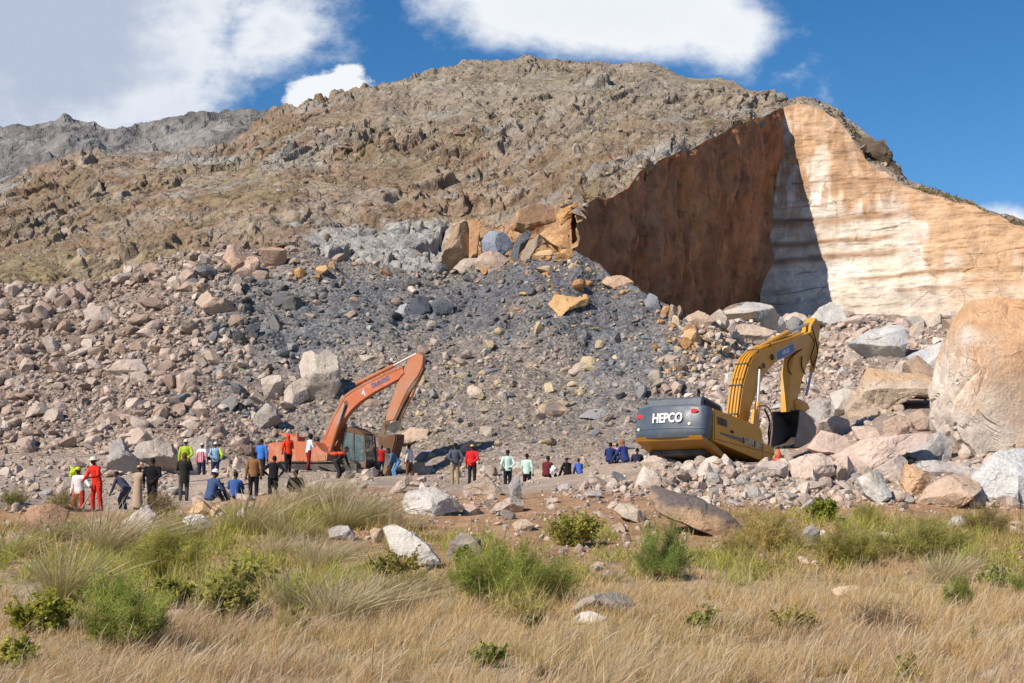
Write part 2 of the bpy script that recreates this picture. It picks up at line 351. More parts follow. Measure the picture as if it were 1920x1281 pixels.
# ---------------------------------------------------------------- the crowd (placed now, built later)
# name-free table: px, head top py, feet py, height, pose, facing (0 = away, 90 = to the right), dress, label, distance override
PEOPLE = [
 (147, 876, 972, 1.70, 'point', 200, dict(top='shirt', c1=(.75,.66,.66), legs=(.55,.02,.015), hat='cap', hc=(.62,.75,.03)), 'person in white top, red trousers and neon yellow cap holding out a thin stick', None),
 (181, 849, 953, 1.76, 'work', 215, dict(top='shirt', c1=(.60,.03,.02), legs=(.58,.03,.02), hat='brim', hc=(.72,.68,.58)), 'person in all-red coveralls and pale brimmed hat holding a shovel', None),
 (232, 893, 962, 1.70, 'stoop', 290, dict(top='shirt', c1=(.055,.065,.10), legs=(.075,.085,.12), hat=None), 'person in dusty dark blue work clothes stooping with hands on hips beside the robed one', 45.5),
 (257, 873, 956, 1.70, 'stand', 30, dict(top='robe', c1=(.42,.31,.225), legs=(.4,.3,.2), hat='cap', hc=(.70,.36,.15)), 'person in a pale beige robe and orange cap beside the broad black jacket', 50),
 (284, 861, 956, 1.78, 'stand', 10, dict(top='shirt', c1=(.008,.008,.010), legs=(.012,.012,.016), hat=None, wide=1.28), 'broad person in a black jacket seen from behind at the thorny shrub', 49.5),
 (344, 850, 940, 1.76, 'stand', 350, dict(top='coat', c1=(.028,.026,.020), legs=(.085,.075,.080), hat='hood', hc=(.16,.07,.04)), 'person in a long dark olive jacket and grey trousers with a brown head cloth', None),
 (347, 826, 905, 1.70, 'stand', 350, dict(top='shirt', c1=(.40,.55,.04), legs=(.06,.06,.08), hat='helmet', hc=(.75,.73,.68)), 'person in neon yellow vest and white helmet half hidden behind the olive jacket', 57),
 (377, 835, 905, 1.70, 'stand', 20, dict(top='shirt', c1=(.55,.05,.04), legs=(.02,.022,.05), hat='helmet', hc=(.70,.55,.40), yoke=(.75,.70,.72)), 'person in a red and white shirt with navy trousers beside the striped blue shirt', 62),
 (403, 828, 898, 1.72, 'stand', 345, dict(top='shirt', c1=(.16,.36,.58), legs=(.03,.04,.10), hat='helmet', hc=(.68,.68,.55), vest=(.55,.75,.04)), 'person in a light blue striped shirt with one neon yellow sleeve and pale helmet', 62),
 (398, 873, 944, 1.70, 'sit', 40, dict(top='shirt', c1=(.05,.09,.19), legs=(.02,.03,.07), hat='helmet', hc=(.80,.78,.72)), 'person in blue work clothes and white hard hat sitting on the berm', 46),
 (440, 884, 938, 1.70, 'sit', 5, dict(top='shirt', c1=(.05,.10,.30), legs=(.02,.03,.06), hat=None), 'bare-headed person in a bright blue shirt sitting with back turned', 47),
 (475, 842, 932, 1.74, 'stand', 350, dict(top='shirt', c1=(.26,.13,.055), legs=(.012,.012,.014), hat=None), 'person in a brown sweater and black trousers behind the tall grass', 51),
 (489, 824, 897, 1.72, 'stand', 10, dict(top='shirt', c1=(.05,.18,.55), legs=(.012,.014,.03), hat=None), 'person in a vivid blue top and black trousers left of the orange digger', 61),
 (511, 860, 948, 1.74, 'hips', 5, dict(top='shirt', c1=(.010,.010,.013), legs=(.012,.012,.015), hat=None), 'person in a black sweater with elbows out leaning above the grass', 52),
 (554, 881, 936, 1.70, 'sit', 350, dict(top='shirt', c1=(.010,.009,.009), legs=(.012,.012,.012), hat=None), 'person in black sitting low with only head and shoulders above the grass', 48),
 (540, 818, 889, 1.74, 'stand', 330, dict(top='shirt', c1=(.72,.05,.015), legs=(.014,.013,.016), hat='hood', hc=(.72,.05,.015)), 'person in a flame red hooded top before the orange digger', None),
 (578, 811, 879, 1.70, 'lean', 60, dict(top='shirt', c1=(.72,.68,.74), legs=(.22,.015,.015), hat=None, hair='big'), 'person in white shirt and dark red trousers standing at the track of the orange digger', None),
 (633, 844, 905, 1.72, 'stoop', 100, dict(top='shirt', c1=(.045,.036,.036), legs=(.028,.028,.032), hat=None), 'person in charcoal clothes stooping under a red bundle at the digger cab', 62),
 (715, 838, 899, 1.70, 'stand', 20, dict(top='shirt', c1=(.45,.02,.025), legs=(.02,.025,.06), hat=None, bare=True), 'person in a dark red sleeveless top behind the digger bucket', 71),
 (742, 846, 902, 1.70, 'stoop', 250, dict(top='shirt', c1=(.06,.15,.28), legs=(.13,.28,.48), hat=None), 'person in pale blue jeans bending over next to the digger bucket', 66),
 (768, 833, 900, 1.72, 'stand', 300, dict(top='shirt', c1=(.72,.68,.66), legs=(.15,.075,.045), hat=None), 'person in a white shirt and brown trousers right of the orange digger', None),
 (853, 830, 911, 1.76, 'stand', 350, dict(top='shirt', c1=(.085,.10,.14), legs=(.33,.25,.15), hat=None), 'person in a blue grey sweater and khaki trousers next to the red jacket', None),
 (885, 832, 908, 1.74, 'stand', 10, dict(top='shirt', c1=(.66,.02,.03), legs=(.02,.02,.024), hat='cap', hc=(.70,.50,.12)), 'person in a scarlet jacket and yellow cap with black trousers', None),
 (952, 844, 920, 1.74, 'stand', 345, dict(top='shirt', c1=(.55,.74,.66), legs=(.014,.016,.026), hat=None), 'person in a mint shirt and navy trousers, left one of the mint pair', None),
 (988, 852, 925, 1.68, 'stand', 15, dict(top='shirt', c1=(.50,.70,.60), legs=(.016,.010,.016), hat=None), 'person in a mint shirt behind the upright slab, right one of the mint pair', 59),
 (1026, 852, 897, 1.60, 'sit', 30, dict(top='shirt', c1=(.12,.02,.025), legs=(.02,.016,.018), hat=None), 'person in dark maroon sitting among stones with a white bag', 56),
 (1064, 856, 893, 1.65, 'sit', 330, dict(top='shirt', c1=(.012,.012,.014), legs=(.014,.013,.013), hat=None), 'person in black crouching between pale stones', 57),
 (1086, 860, 894, 1.55, 'sit', 340, dict(top='shirt', c1=(.06,.14,.50), legs=(.03,.04,.09), hat=None), 'person in a royal blue top sitting low between pale stones', 58),
 (1144, 826, 868, 1.66, 'sit', 20, dict(top='shirt', c1=(.02,.035,.13), legs=(.03,.03,.05), hat=None), 'person in navy sitting leftmost of the three by the yellow digger', 62),
 (1159, 828, 862, 1.30, 'sit', 330, dict(top='shirt', c1=(.50,.40,.42), legs=(.02,.03,.07), hat=None), 'small person in pale pink sitting between two navy ones', 64),
 (1170, 824, 872, 1.70, 'sit', 315, dict(top='shirt', c1=(.03,.05,.20), legs=(.03,.04,.10), hat='hood', hc=(.30,.12,.06)), 'person in navy with a brown head wrap nearest the yellow digger', 61.5),
 (1195, 850, 893, 1.66, 'sit', 10, dict(top='shirt', c1=(.025,.028,.05), legs=(.03,.03,.05), hat=None), 'person in dark grey blue sitting behind the stone heap below the yellow digger', 55),
]
def person_Y(p):
    return p[8] if p[8] else F * p[3] / (p[2] - p[1])
for p in PEOPLE: anchor(p[0], p[2], person_Y(p), 1.5)
YEL = dict(px=1338, py=868, Y=52.0); ORA = dict(px=600, py=889, Y=68.5)
anchor(1250, 862, 53.5, 2.2); anchor(1330, 866, 52, 2.4); anchor(1400, 872, 54, 2.2); anchor(1240, 870, 55.5, 2.2); anchor(1450, 872, 53, 2.2)
anchor(540, 889, 69, 2.0); anchor(600, 889, 68.5, 2.2); anchor(660, 889, 68, 2.0)
for q in ((1240, 884, 47.5), (1310, 876, 47.5), (1380, 874, 47.5), (1450, 880, 47.5)): anchor(*q, 1.6)     # stone heap in front of the yellow machine

def apply_anchors():
    for it in range(2):
        num = np.zeros(G.shape[:2]); den = np.zeros(G.shape[:2]) + 1e-9; mx = np.zeros(G.shape[:2])
        for px, py, Y, rad in ANCH:
            t = P(px, py, Y); dz = t[2] - gXY(t[0], t[1])
            w = np.exp(-((G[..., 0] - t[0]) ** 2 + (G[..., 1] - t[1]) ** 2) / (2 * rad * rad))
            num += w * w * dz; den += w * w; mx = np.maximum(mx, w)
        G[..., 2] += num / den * sstep(0.05, 0.75, mx)
apply_anchors()

# ---- relief of the ground sheet
Yf = G[..., 1]
amp = 0.10 * sstep(9, 20, Yf) + 0.16 * sstep(66, 76, Yf)
dz = fbm(G / np.array((2.6, 2.6, 2.6)), 4, .5, 3) * amp + fbm(G / .55, 3, .55, 9) * (0.035 + 0.06 * sstep(64, 72, Yf)) * sstep(6, 12, Yf)
crowd = sstep(44, 47, Yf) * sstep(72, 68, Yf)
dz *= 1 - .75 * crowd
lump = np.maximum(0, fbm(G / 7.0, 3, .5, 21)) * 1.1 * sstep(70, 76, Yf) * sstep(93, 88, Yf)
G[..., 2] += dz + lump
gpx, gpy = GPX, GPY
nz = fbm(G / 3.1, 4, .55, 5); nz2 = fbm(G / .9, 3, .5, 8)
wpx, wpy = gpx + nz * 45, gpy + nz2 * 18
SLATE = [(420, 600), (440, 520), (560, 515), (700, 510), (900, 512), (1020, 460), (1130, 505), (1240, 590), (1265, 700), (1200, 790), (1110, 770), (1080, 660), (900, 630), (760, 640), (600, 690), (500, 690)]
GREY = [(330, 560), (420, 480), (600, 470), (1100, 470), (1330, 620), (1290, 790), (1200, 870), (700, 860), (420, 800), (360, 680)]
def ground_colour(px, py, Y, n):
    base = mixc((.34, .265, .16), (.335, .205, .118), sstep(1110, 1040, py))            # straw litter -> reddish earth
    base = mixc(base, np.array((.36, .285, .225)), sstep(43, 48, Y))                  # dusty shelf
    base = mixc(base, np.array((.215, .168, .138)), sstep(66, 74, Y))                  # rubble fines, darkened to paint the shade in gaps between stones
    base = mixc(base, np.array((.30, .23, .185)), sstep(1240, 1330, px) * sstep(46, 50, Y))
    base = mixc(base, np.array((.205, .175, .152)), inpoly(px, py, GREY, 45) * sstep(60, 72, Y))
    base = mixc(base, np.array((.135, .140, .153)), inpoly(px, py, SLATE, 60) * (.55 + .45 * sstep(-.4, .4, n)) * sstep(66, 74, Y))
    base = mixc(base, np.array((.105, .108, .120)), inpoly(px, py, [(820, 560), (900, 505), (1010, 455), (1120, 505), (1200, 590), (1140, 640), (1000, 630), (860, 610)], 40) * .85 * sstep(70, 76, Y))
    base = mixc(base, np.array((.33, .27, .20)), sstep(.35, .9, n) * .28)
    return base
gc = ground_colour(wpx, wpy, Yf, nz)
gc *= (1 + .13 * nz2)[..., None]
ground = link('ground', make_mesh('ground', G, quads=grid_quads(NR, NC), col=np.clip(gc, .01, .9), smooth=True), M_ground)
tag(ground, kind='structure')

# ---------------------------------------------------------------- natural hill above and behind the quarry
hc = np.concatenate([np.linspace(-2600, -410, 40), np.linspace(-400, 2320, 1100)]); HP = np.clip(hc, -400, 2320)
ty, tY = RTOP(HP); cy, cY = CREST(HP)
ey = EDGE(HP)[0] + np.where(HP > 1100, fbm(np.stack([HP / 26, HP * 0, HP * 0], -1), 5, .6, 33) * 3.6, 0); eY = on_wall(HP)
lft = HP < 1088
cyy = np.where(lft, ty + 22, ey + 0.0); cYY = np.where(lft, tY + .6, eY)
cyy = np.where(lft, cyy + (ey[np.searchsorted(HP, 1088)] - cyy) * sstep(1040, 1088, HP) , cyy)
keyh = [P(HP, cyy, cYY)]
for fy, fY in ((.35, .235), (.70, .55), (.90, .79), (1.0, 1.0)):
    keyh.append(P(HP, cyy + (cy - cyy) * fy, cYY + (np.maximum(cY, cYY + 3) - cYY) * fY))
kern = np.exp(-np.linspace(-2.5, 2.5, 91) ** 2 / 2); kern /= kern.sum()
for i_, wdt in ((1, 1.0), (2, 1.0), (3, 1.0)):            # the hill runs on smoothly past the start of the quarry edge
    a_ = keyh[i_]; sm = np.stack([np.convolve(np.pad(a_[:, c_], 45, mode='edge'), kern, 'valid') for c_ in range(3)], -1)
    wgt = (np.exp(-((HP - 1088) / 120.0) ** 2) * wdt)[:, None]; keyh[i_] = a_ * (1 - wgt) + sm * wgt
k = keyh[-1].copy(); d = 16.0; k[:, :2] *= ((k[:, 1] + d) / k[:, 1])[:, None]; k[:, 2] += .8; keyh.append(k)
k = k.copy(); k[:, :2] *= ((k[:, 1] + 45) / k[:, 1])[:, None]; k[:, 2] -= 14; keyh.append(k)
k = k.copy(); k[:, :2] *= ((k[:, 1] + 60) / k[:, 1])[:, None]; k[:, 2] = -4; keyh.append(k)
rows = [keyh[0][None]]
for a, b, n in zip(keyh[:-1], keyh[1:], (130, 140, 90, 50, 24, 10, 6)):
    t = (np.arange(1, n + 1) / n)[:, None, None]; rows.append(a[None] * (1 - t) + b[None] * t)
H = np.concatenate(rows, 0)
H[:, :40, 0] = H[:, 40:41, 0] + (hc[:40] + 400)[None] / F * H[:, 40:41, 1]
for _ in range(16):
    H[1:-1] = H[1:-1] * .5 + (H[:-2] + H[2:]) * .25
hpx, hpy = proj(H)
Nh = normals_of(H); Nh *= np.sign(Nh[..., 2:3])
big = fbm(H / 17.0, 3, .5, 31)
# bedding dips to the left: rotate the sample space so that ledges run obliquely
q = H @ np.array(((.90, .25, -.36), (-.1, .95, .30), (.42, -.2, .88))).T
q = q + fbm(H / 6, 3, .5, 77)[..., None] * .9
c1, e1 = cells(q / np.array((4.6, 3.8, 2.0)), 40)
c2, e2 = cells(q / np.array((1.7, 1.5, .85)), 60)
rough = sstep(-.35, .5, fbm(H / np.array((13, 13, 9)), 4, .55, 90))
edge_fade = np.ones(H.shape[:2])
edge_fade[:] = np.where(HP[None, :] < 1088, 1, sstep(0, 10, np.arange(H.shape[0]))[:, None])
disp = big * .9 + (c1 * 1.15 * sstep(0, .08, e1) - .30 * np.exp(-e1 * 7)) * (.3 + .9 * rough) + (c2 * .55 * sstep(0, .10, e2) - .13 * np.exp(-e2 * 8)) * (.5 + .7 * rough) + fbm(H / 2.2, 4, .6, 13) * .22 + fbm(H / .8, 3, .55, 12) * .12
farf = sstep(130, 85, H[..., 1]) * .0 + 1
disp *= np.where(hpx > 1490, .55, 1.0)
soil = sstep(.05, .6, fbm(H / np.array((9, 9, 4)), 4, .55, 101) + .25 * (1 - rough)) * (1 - rough * .6)
disp = disp * (1 - .55 * soil)
Hd = H + Nh * (disp * edge_fade)[..., None]
hn = fbm(H / 5, 4, .55, 55); hn2 = fbm(H / 1.1, 3, .55, 56)
colr = mixc((.275, .195, .135), (.33, .265, .205), sstep(-.4, .6, hn))
colr = mixc(colr, np.array((.34, .325, .30)), sstep(.15, .7, fbm(H / 11, 4, .6, 58)) * .75)
upper = sstep(330, 180, hpy) * sstep(500, 800, hpx)
colr = mixc(colr, np.array((.30, .265, .215)), upper * .5)
colr = mixc(colr, np.array((.255, .155, .09)), sstep(.25, .7, fbm(H / 4, 4, .55, 59)) * .55 * (1 - upper))
olive = sstep(.12, .62, fbm(H / np.array((5, 5, 2.5)), 5, .6, 60) + .35 * soil - .15)
colr = mixc(colr, np.array((.205, .165, .085)), olive * .36)
low = sstep(560, 420, hpx + nz[0, 0]) * sstep(430, 520, hpy)
colr = mixc(colr, np.array((.27, .205, .10)), low * .5)
BED = [(560, 440), (620, 418), (760, 418), (840, 410), (880, 420), (860, 520), (580, 500)]
bed = inpoly(hpx + hn * 14, hpy + hn2 * 6, BED, 14)
colr = mixc(colr, np.array((.37, .355, .335)), bed * .92)
ORG = [(820, 450), (850, 415), (960, 388), (1092, 376), (1100, 520), (880, 530)]
colr = mixc(colr, np.array((.50, .27, .12)), inpoly(hpx + hn * 12, hpy + hn2 * 6, ORG, 14) * .65)
edge = np.where(HP[None, :] > 1080, np.exp(-np.arange(H.shape[0]) / 9.0)[:, None], 0)
colr = mixc(colr, np.array((.38, .335, .28)), np.clip(edge, 0, 1) * .6)
colr = colr * (1 + .2 * hn2)[..., None] * np.array((.86, .87, .875))
hill = link('hill', make_mesh('hill', Hd, quads=grid_quads(*H.shape[:2]), col=np.clip(colr, .01, .9), smooth=False), M_hill)
tag(hill, kind='structure')

# ---------------------------------------------------------------- quarry walls
def mat_wall():
    m, k = material('quarry_wall_mat')
    at = k.node('ShaderNodeAttribute', attribute_name='Col').outputs[0]
    pos = k.node('ShaderNodeNewGeometry').outputs['Position']
    sx = k.node('ShaderNodeSeparateXYZ', inp={0: pos})
    stretch = k.node('ShaderNodeVectorMath', operation='MULTIPLY', inp={0: pos, 1: (1.0, 1.0, .12)}).outputs[0]
    flat = k.node('ShaderNodeVectorMath', operation='MULTIPLY', inp={0: pos, 1: (.16, .16, 1.6)}).outputs[0]
    n1 = k.noise(stretch, 1.1, 6, 0.65, .3); n2 = k.noise(pos, 0.8, 7, 0.62); n3 = k.noise(flat, 1.3, 6, .6, .4)
    f = k.math('MULTIPLY', k.mapr(n1, .3, .7, .90, 1.08), k.math('MULTIPLY', k.mapr(n2, .3, .7, .66, 1.18), k.mapr(n3, .3, .7, .90, 1.08)))
    cv = k.node('ShaderNodeCombineColor', inp={0: f, 1: f, 2: f}).outputs[0]
    col = k.mix(1.0, at, cv, 'MULTIPLY')
    h = k.math('ADD', k.math('MULTIPLY', n1, .5), k.math('ADD', n2, k.math('MULTIPLY', n3, .8)))
    finish(k, col, .92, h, .55, .35, spec=.15)
    return m
M_wall = mat_wall()
def wall(name, px, bot_fn, front, sd, disp_fn, col_fn, nr=260):
    n = len(px); e = EDGE(px)[0]; Y = on_wall(px)
    j = np.interp(px, hc, np.arange(len(hc))); j0 = np.clip(j.astype(int), 0, len(hc) - 2); tt = (j - j0)[:, None]
    topp = Hd[0, j0] * (1 - tt) + Hd[0, j0 + 1] * tt
    topp = topp + np.array((0, 0, .02))
    bot = bot_fn(px, topp)
    t = np.linspace(0, 1, nr)[:, None, None]
    Wg = topp[None] * (1 - t) + bot[None] * t
    N = normals_of(Wg)
    s = np.sign((N * (CAM - Wg)).sum(-1, keepdims=True)); N = N * s
    d, cc = disp_fn(Wg, t[..., 0], px), None
    fade = sstep(0, .03, np.linspace(0, 1, nr))[:, None]
    Wd = Wg + N * (d * fade)[..., None]
    colr = col_fn(Wg, t[..., 0] + 0 * px[None], np.broadcast_to(px[None], Wg.shape[:2]), d)
    o = link(name, make_mesh(name, Wd, quads=grid_quads(*Wg.shape[:2]), col=np.clip(colr, .01, .95), smooth=True), M_wall)
    return tag(o, kind='structure')
def bot_brown(px, topp):
    k = ((px - 1088) / (1468 - 1088))[:, None]
    a = P(1072, 520, 91.0); b = P(1424, 583, 133.0)
    b[2] -= .8
    return a * (1 - k) + b * k + np.array((0, 0, -1.2))
def disp_brown(Wg, t, px):
    q = Wg * np.array((.5, .5, .17))
    r = fbm(q, 5, .55, 201) * .65 + fbm(Wg / 1.3, 3, .5, 203) * .10
    c, e = cells(Wg / np.array((2.2, 2.2, 7.0)) + fbm(Wg / 3, 3, .5, 7)[..., None] * .35, 210)
    return r * .8 + c * .30 * sstep(0, .06, e) - .10 * np.exp(-e * 26)
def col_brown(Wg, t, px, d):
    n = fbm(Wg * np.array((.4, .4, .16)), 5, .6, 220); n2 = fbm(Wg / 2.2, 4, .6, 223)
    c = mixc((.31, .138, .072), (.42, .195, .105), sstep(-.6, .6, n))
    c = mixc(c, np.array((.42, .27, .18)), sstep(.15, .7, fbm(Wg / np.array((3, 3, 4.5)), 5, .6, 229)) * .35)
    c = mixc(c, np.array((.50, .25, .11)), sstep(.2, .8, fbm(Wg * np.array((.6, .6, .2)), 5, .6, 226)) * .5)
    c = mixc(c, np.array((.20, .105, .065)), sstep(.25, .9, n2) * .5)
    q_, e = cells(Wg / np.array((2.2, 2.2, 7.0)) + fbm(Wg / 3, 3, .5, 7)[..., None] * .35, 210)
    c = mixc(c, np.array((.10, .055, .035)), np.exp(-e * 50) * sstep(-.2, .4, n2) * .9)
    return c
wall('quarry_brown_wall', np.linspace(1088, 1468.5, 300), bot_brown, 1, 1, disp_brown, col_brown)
def bot_pale(px, topp):
    k = np.clip((px - 1468) / (1920 - 1468), 0, 1)
    Yb = on_wall(px) - 2.6
    pb = np.interp(px, [1468, 1920, 2320], [1424, 1905, 2320])
    r = P(pb, np.interp(px, [1468, 1600, 1800, 1920, 2320], [604, 602, 606, 616, 630]), np.interp(px, [1468, 1530], [133, 131]) * 0 + Yb)
    return r
def strata(Wg):
    z = Wg[..., 2] + fbm(Wg / np.array((8, 8, 5)), 4, .5, 240) * .38 - .035 * (Wg[..., 0] - 25)
    return z
LEDGE = (18.3, 19.9, 22.4, 24.0, 26.2, 28.0, 29.8)
def disp_pale(Wg, t, px):
    z = strata(Wg); d = 0
    for i, L in enumerate(LEDGE):
        s = (.8, .35, 1.0, .4, 1.1, .45, .8)[i]
        d = d + s * sstep(.10, -.10, z - L)
        d = d - .6 * (s > .6) * np.exp(-((z - L + .06) / .17) ** 2) * sstep(-.45, .35, fbm(Wg / np.array((5, 5, 5)), 3, .5, 250 + i))
    c, e = cells(Wg / np.array((5.5, 5.5, 2.6)) + fbm(Wg / 4, 3, .5, 8)[..., None] * .3, 260)
    return d * .27 + fbm(Wg / 4.5, 4, .5, 262) * .16 + c * .10 - .05 * np.exp(-e * 40) + fbm(Wg / np.array((1.6, 1.6, .5)), 4, .55, 263) * .08
def col_pale(Wg, t, px, d):
    z = strata(Wg); n = fbm(Wg / np.array((4, 4, 3)), 5, .55, 270); n2 = fbm(Wg * np.array((.7, .7, .10)), 5, .55, 271)
    c = mixc((.70, .60, .50), (.80, .73, .65), sstep(-.5, .5, n))
    upz = Wg[..., 2] - np.interp(px, [1468, 1600, 1750, 1920, 2320], [31.0, 26.2, 22.0, 17.6, 12])
    c = mixc(c, np.array((.55, .345, .20)), sstep(.8, 5.0, upz + n * 3.6 + n2 * 2.2) * .85)
    c = mixc(c, np.array((.50, .29, .16)), sstep(.15, .7, n2) * sstep(21, 27, z) * .55)
    band = np.zeros(z.shape)
    for L, wd in ((22.4, .40), (19.9, .25), (26.2, .60), (18.3, .3), (29.8, .45), (24.0, .3)):
        band = np.maximum(band, np.exp(-((z - L + .25) / wd) ** 2))
    c = mixc(c, np.array((.36, .215, .125)), band * sstep(-.45, .25, fbm(Wg / 6, 3, .5, 280)) * .9)
    c = mixc(c, np.array((.58, .50, .43)), sstep(19.5, 17.0, z) * .6)
    for i, (L, w_) in enumerate(((18.3, .11), (19.3, .06), (20.9, .07), (22.4, .14), (23.3, .06), (24.6, .08), (26.2, .20), (27.4, .07), (29.8, .10))):
        c = mixc(c, np.array((.17, .115, .08)), np.exp(-((z - L) / w_) ** 2) * sstep(-.15, .35, fbm(Wg / np.array((4.5, 4.5, 9)), 4, .55, 290 + i)) * .9)
    c = mixc(c, np.array((.42, .25, .14)), sstep(26.6, 28.2, z) * sstep(.12, .55, fbm(Wg * np.array((1.1, 1.1, .14)), 5, .6, 300)) * .75)
    c = mixc(c, np.array((.56, .35, .195)), sstep(1720, 1880, px + n * 60) * .5)
    q_, e = cells(Wg / np.array((5.5, 5.5, 2.6)) + fbm(Wg / 4, 3, .5, 8)[..., None] * .3, 260)
    c = mixc(c, np.array((.22, .14, .09)), np.exp(-e * 110) * sstep(.1, .6, fbm(Wg / 5, 3, .5, 281)) * .6)
    return c
wall('quarry_pale_wall', np.concatenate([np.linspace(1467.5, 1940, 420), np.linspace(1945, 2320, 60)]), bot_pale, 1, 1, disp_pale, col_pale, 300)

# ---------------------------------------------------------------- far ridges
def far_ridge(name, px, crest, y0, Y0, Y1, amp, c0, c1, seed):
    cy = np.interp(px, [p[0] for p in crest], [p[1] for p in crest])
    ks = [P(px, y0 + 40, Y0)]
    for fy, fY in ((.30, .25), (.62, .55), (.85, .8), (1, 1)):
        ks.append(P(px, y0 + (cy - y0) * fy, Y0 + (Y1 - Y0) * fY))
    b = ks[-1].copy(); b[:, :2] *= 1.12; b[:, 2] -= 6; ks.append(b)
    b = b.copy(); b[:, :2] *= 1.2; b[:, 2] = -5; ks.append(b)
    rows = [ks[0][None]]
    for a, b, n in zip(ks[:-1], ks[1:], (30, 45, 45, 35, 14, 8)):
        t = (np.arange(1, n + 1) / n)[:, None, None]; rows.append(a[None] * (1 - t) + b[None] * t)
    R = np.concatenate(rows, 0)
    for _ in range(6): R[1:-1] = R[1:-1] * .5 + (R[:-2] + R[2:]) * .25
    N = normals_of(R); N *= np.sign(N[..., 2:3])
    rid = 1 - np.abs(fbm(R / np.array((60, 60, 34)), 4, .5, seed))
    cc, e = cells(R / np.array((18, 16, 6.0)) + fbm(R / 20, 3, .5, seed + 9)[..., None] * .5, seed + 3)
    d = (rid - .6) * amp * 1.5 + cc * amp * .45 * sstep(0, .2, e) - .08 * amp * np.exp(-e * 6) + fbm(R / 4, 3, .5, seed + 4) * amp * .12
    fade = np.concatenate([np.linspace(.3, 1, 60), np.ones(95), np.linspace(1, .5, len(R) - 155)])[:len(R), None]
    n = fbm(R / 30, 4, .55, seed + 6)
    c = mixc(c0, c1, sstep(-.5, .6, n))
    o = link(name, make_mesh(name, R + N * (d * fade)[..., None], quads=grid_quads(*R.shape[:2]), col=np.clip(c, .01, .9)), M_far)
    return tag(o, kind='structure')
far_ridge('far_mountain', np.linspace(-900, 800, 520), [(-900, 330), (-300, 270), (0, 243), (60, 230), (100, 222), (120, 213), (160, 219), (200, 231), (260, 233), (330, 216), (420, 214), (470, 212), (500, 226), (620, 260), (800, 330)],
          430, 330, 560, 6.5, (.165, .155, .150), (.245, .235, .225), 300)
far_ridge('far_hill', np.linspace(1500, 3200, 300), [(1500, 520), (1780, 400), (1830, 384), (1860, 388), (1900, 404), (1930, 425), (2100, 470), (3200, 560)], 600, 260, 380, 3.5, (.20, .19, .15), (.27, .25, .2), 340)
# ---------------------------------------------------------------- rock shapes
def ico(sub):
    bm = bmesh.new(); bmesh.ops.create_icosphere(bm, subdivisions=sub, radius=1.0)
    v = np.array([x.co[:] for x in bm.verts]); f = np.array([[y.index for y in x.verts] for x in bm.faces]); bm.free()
    return v, f
ICO = {s: ico(s) for s in (1, 2, 3, 4)}
def rock_shape(seed, sub, cuts=11):
    """angular boulder: a ball cut by planes, then roughened; radius about 1"""
    r = np.random.default_rng(seed); v, f = ICO[sub]; v = v * 1.25
    for _ in range(cuts):
        n = r.normal(size=3); n /= np.linalg.norm(n); d = r.uniform(.52, .92)
        s = np.maximum(v @ n - d, 0); v = v - s[:, None] * n
    v = v * np.array((1, r.uniform(.65, 1.0), r.uniform(.5, .85)))
    if sub > 1: v = v + v * (fbm(v * 1.6 + seed * 7.1, 3, .5, seed)[:, None] * .06)
    return v, f
P1 = [rock_shape(100 + i, 1, 6) for i in range(16)]
P2 = [rock_shape(200 + i, 2, 10) for i in range(22)]
P3 = [rock_shape(300 + i, 4, 13) for i in range(18)]
def rotmats(n, r, tilt=.5):
    a = r.uniform(0, 2 * np.pi, n); ax = r.normal(0, tilt, n); ay = r.normal(0, tilt, n)
    ca, sa = np.cos(a), np.sin(a); Z = np.zeros(n); O = np.ones(n)
    Rz = np.stack([ca, -sa, Z, sa, ca, Z, Z, Z, O], -1).reshape(n, 3, 3)
    cx, sx = np.cos(ax), np.sin(ax); Rx = np.stack([O, Z, Z, Z, cx, -sx, Z, sx, cx], -1).reshape(n, 3, 3)
    cy, sy = np.cos(ay), np.sin(ay); Ry = np.stack([cy, Z, sy, Z, O, Z, -sy, Z, cy], -1).reshape(n, 3, 3)
    return Rx @ Ry @ Rz
def merged_rocks(name, pos, size, col, protos, r, mat, tilt=.5):
    Vs, Fs, Cs = [], [], []; off = 0
    pick = r.integers(0, len(protos), len(pos)); R = rotmats(len(pos), r, tilt)
    st = r.uniform(.75, 1.3, (len(pos), 3))
    for k, (v, f) in enumerate(protos):
        m = np.where(pick == k)[0]
        if not len(m): continue
        w = np.einsum('nij,nvj->nvi', R[m], v[None] * st[m][:, None]) * size[m][:, None, None] + pos[m][:, None]
        Vs.append(w.reshape(-1, 3)); Fs.append((f[None] + (np.arange(len(m)) * len(v))[:, None, None] + off).reshape(-1, 3))
        Cs.append(np.repeat(col[m], len(v), 0)); off += len(m) * len(v)
    return np.concatenate(Vs), np.concatenate(Fs), np.concatenate(Cs)

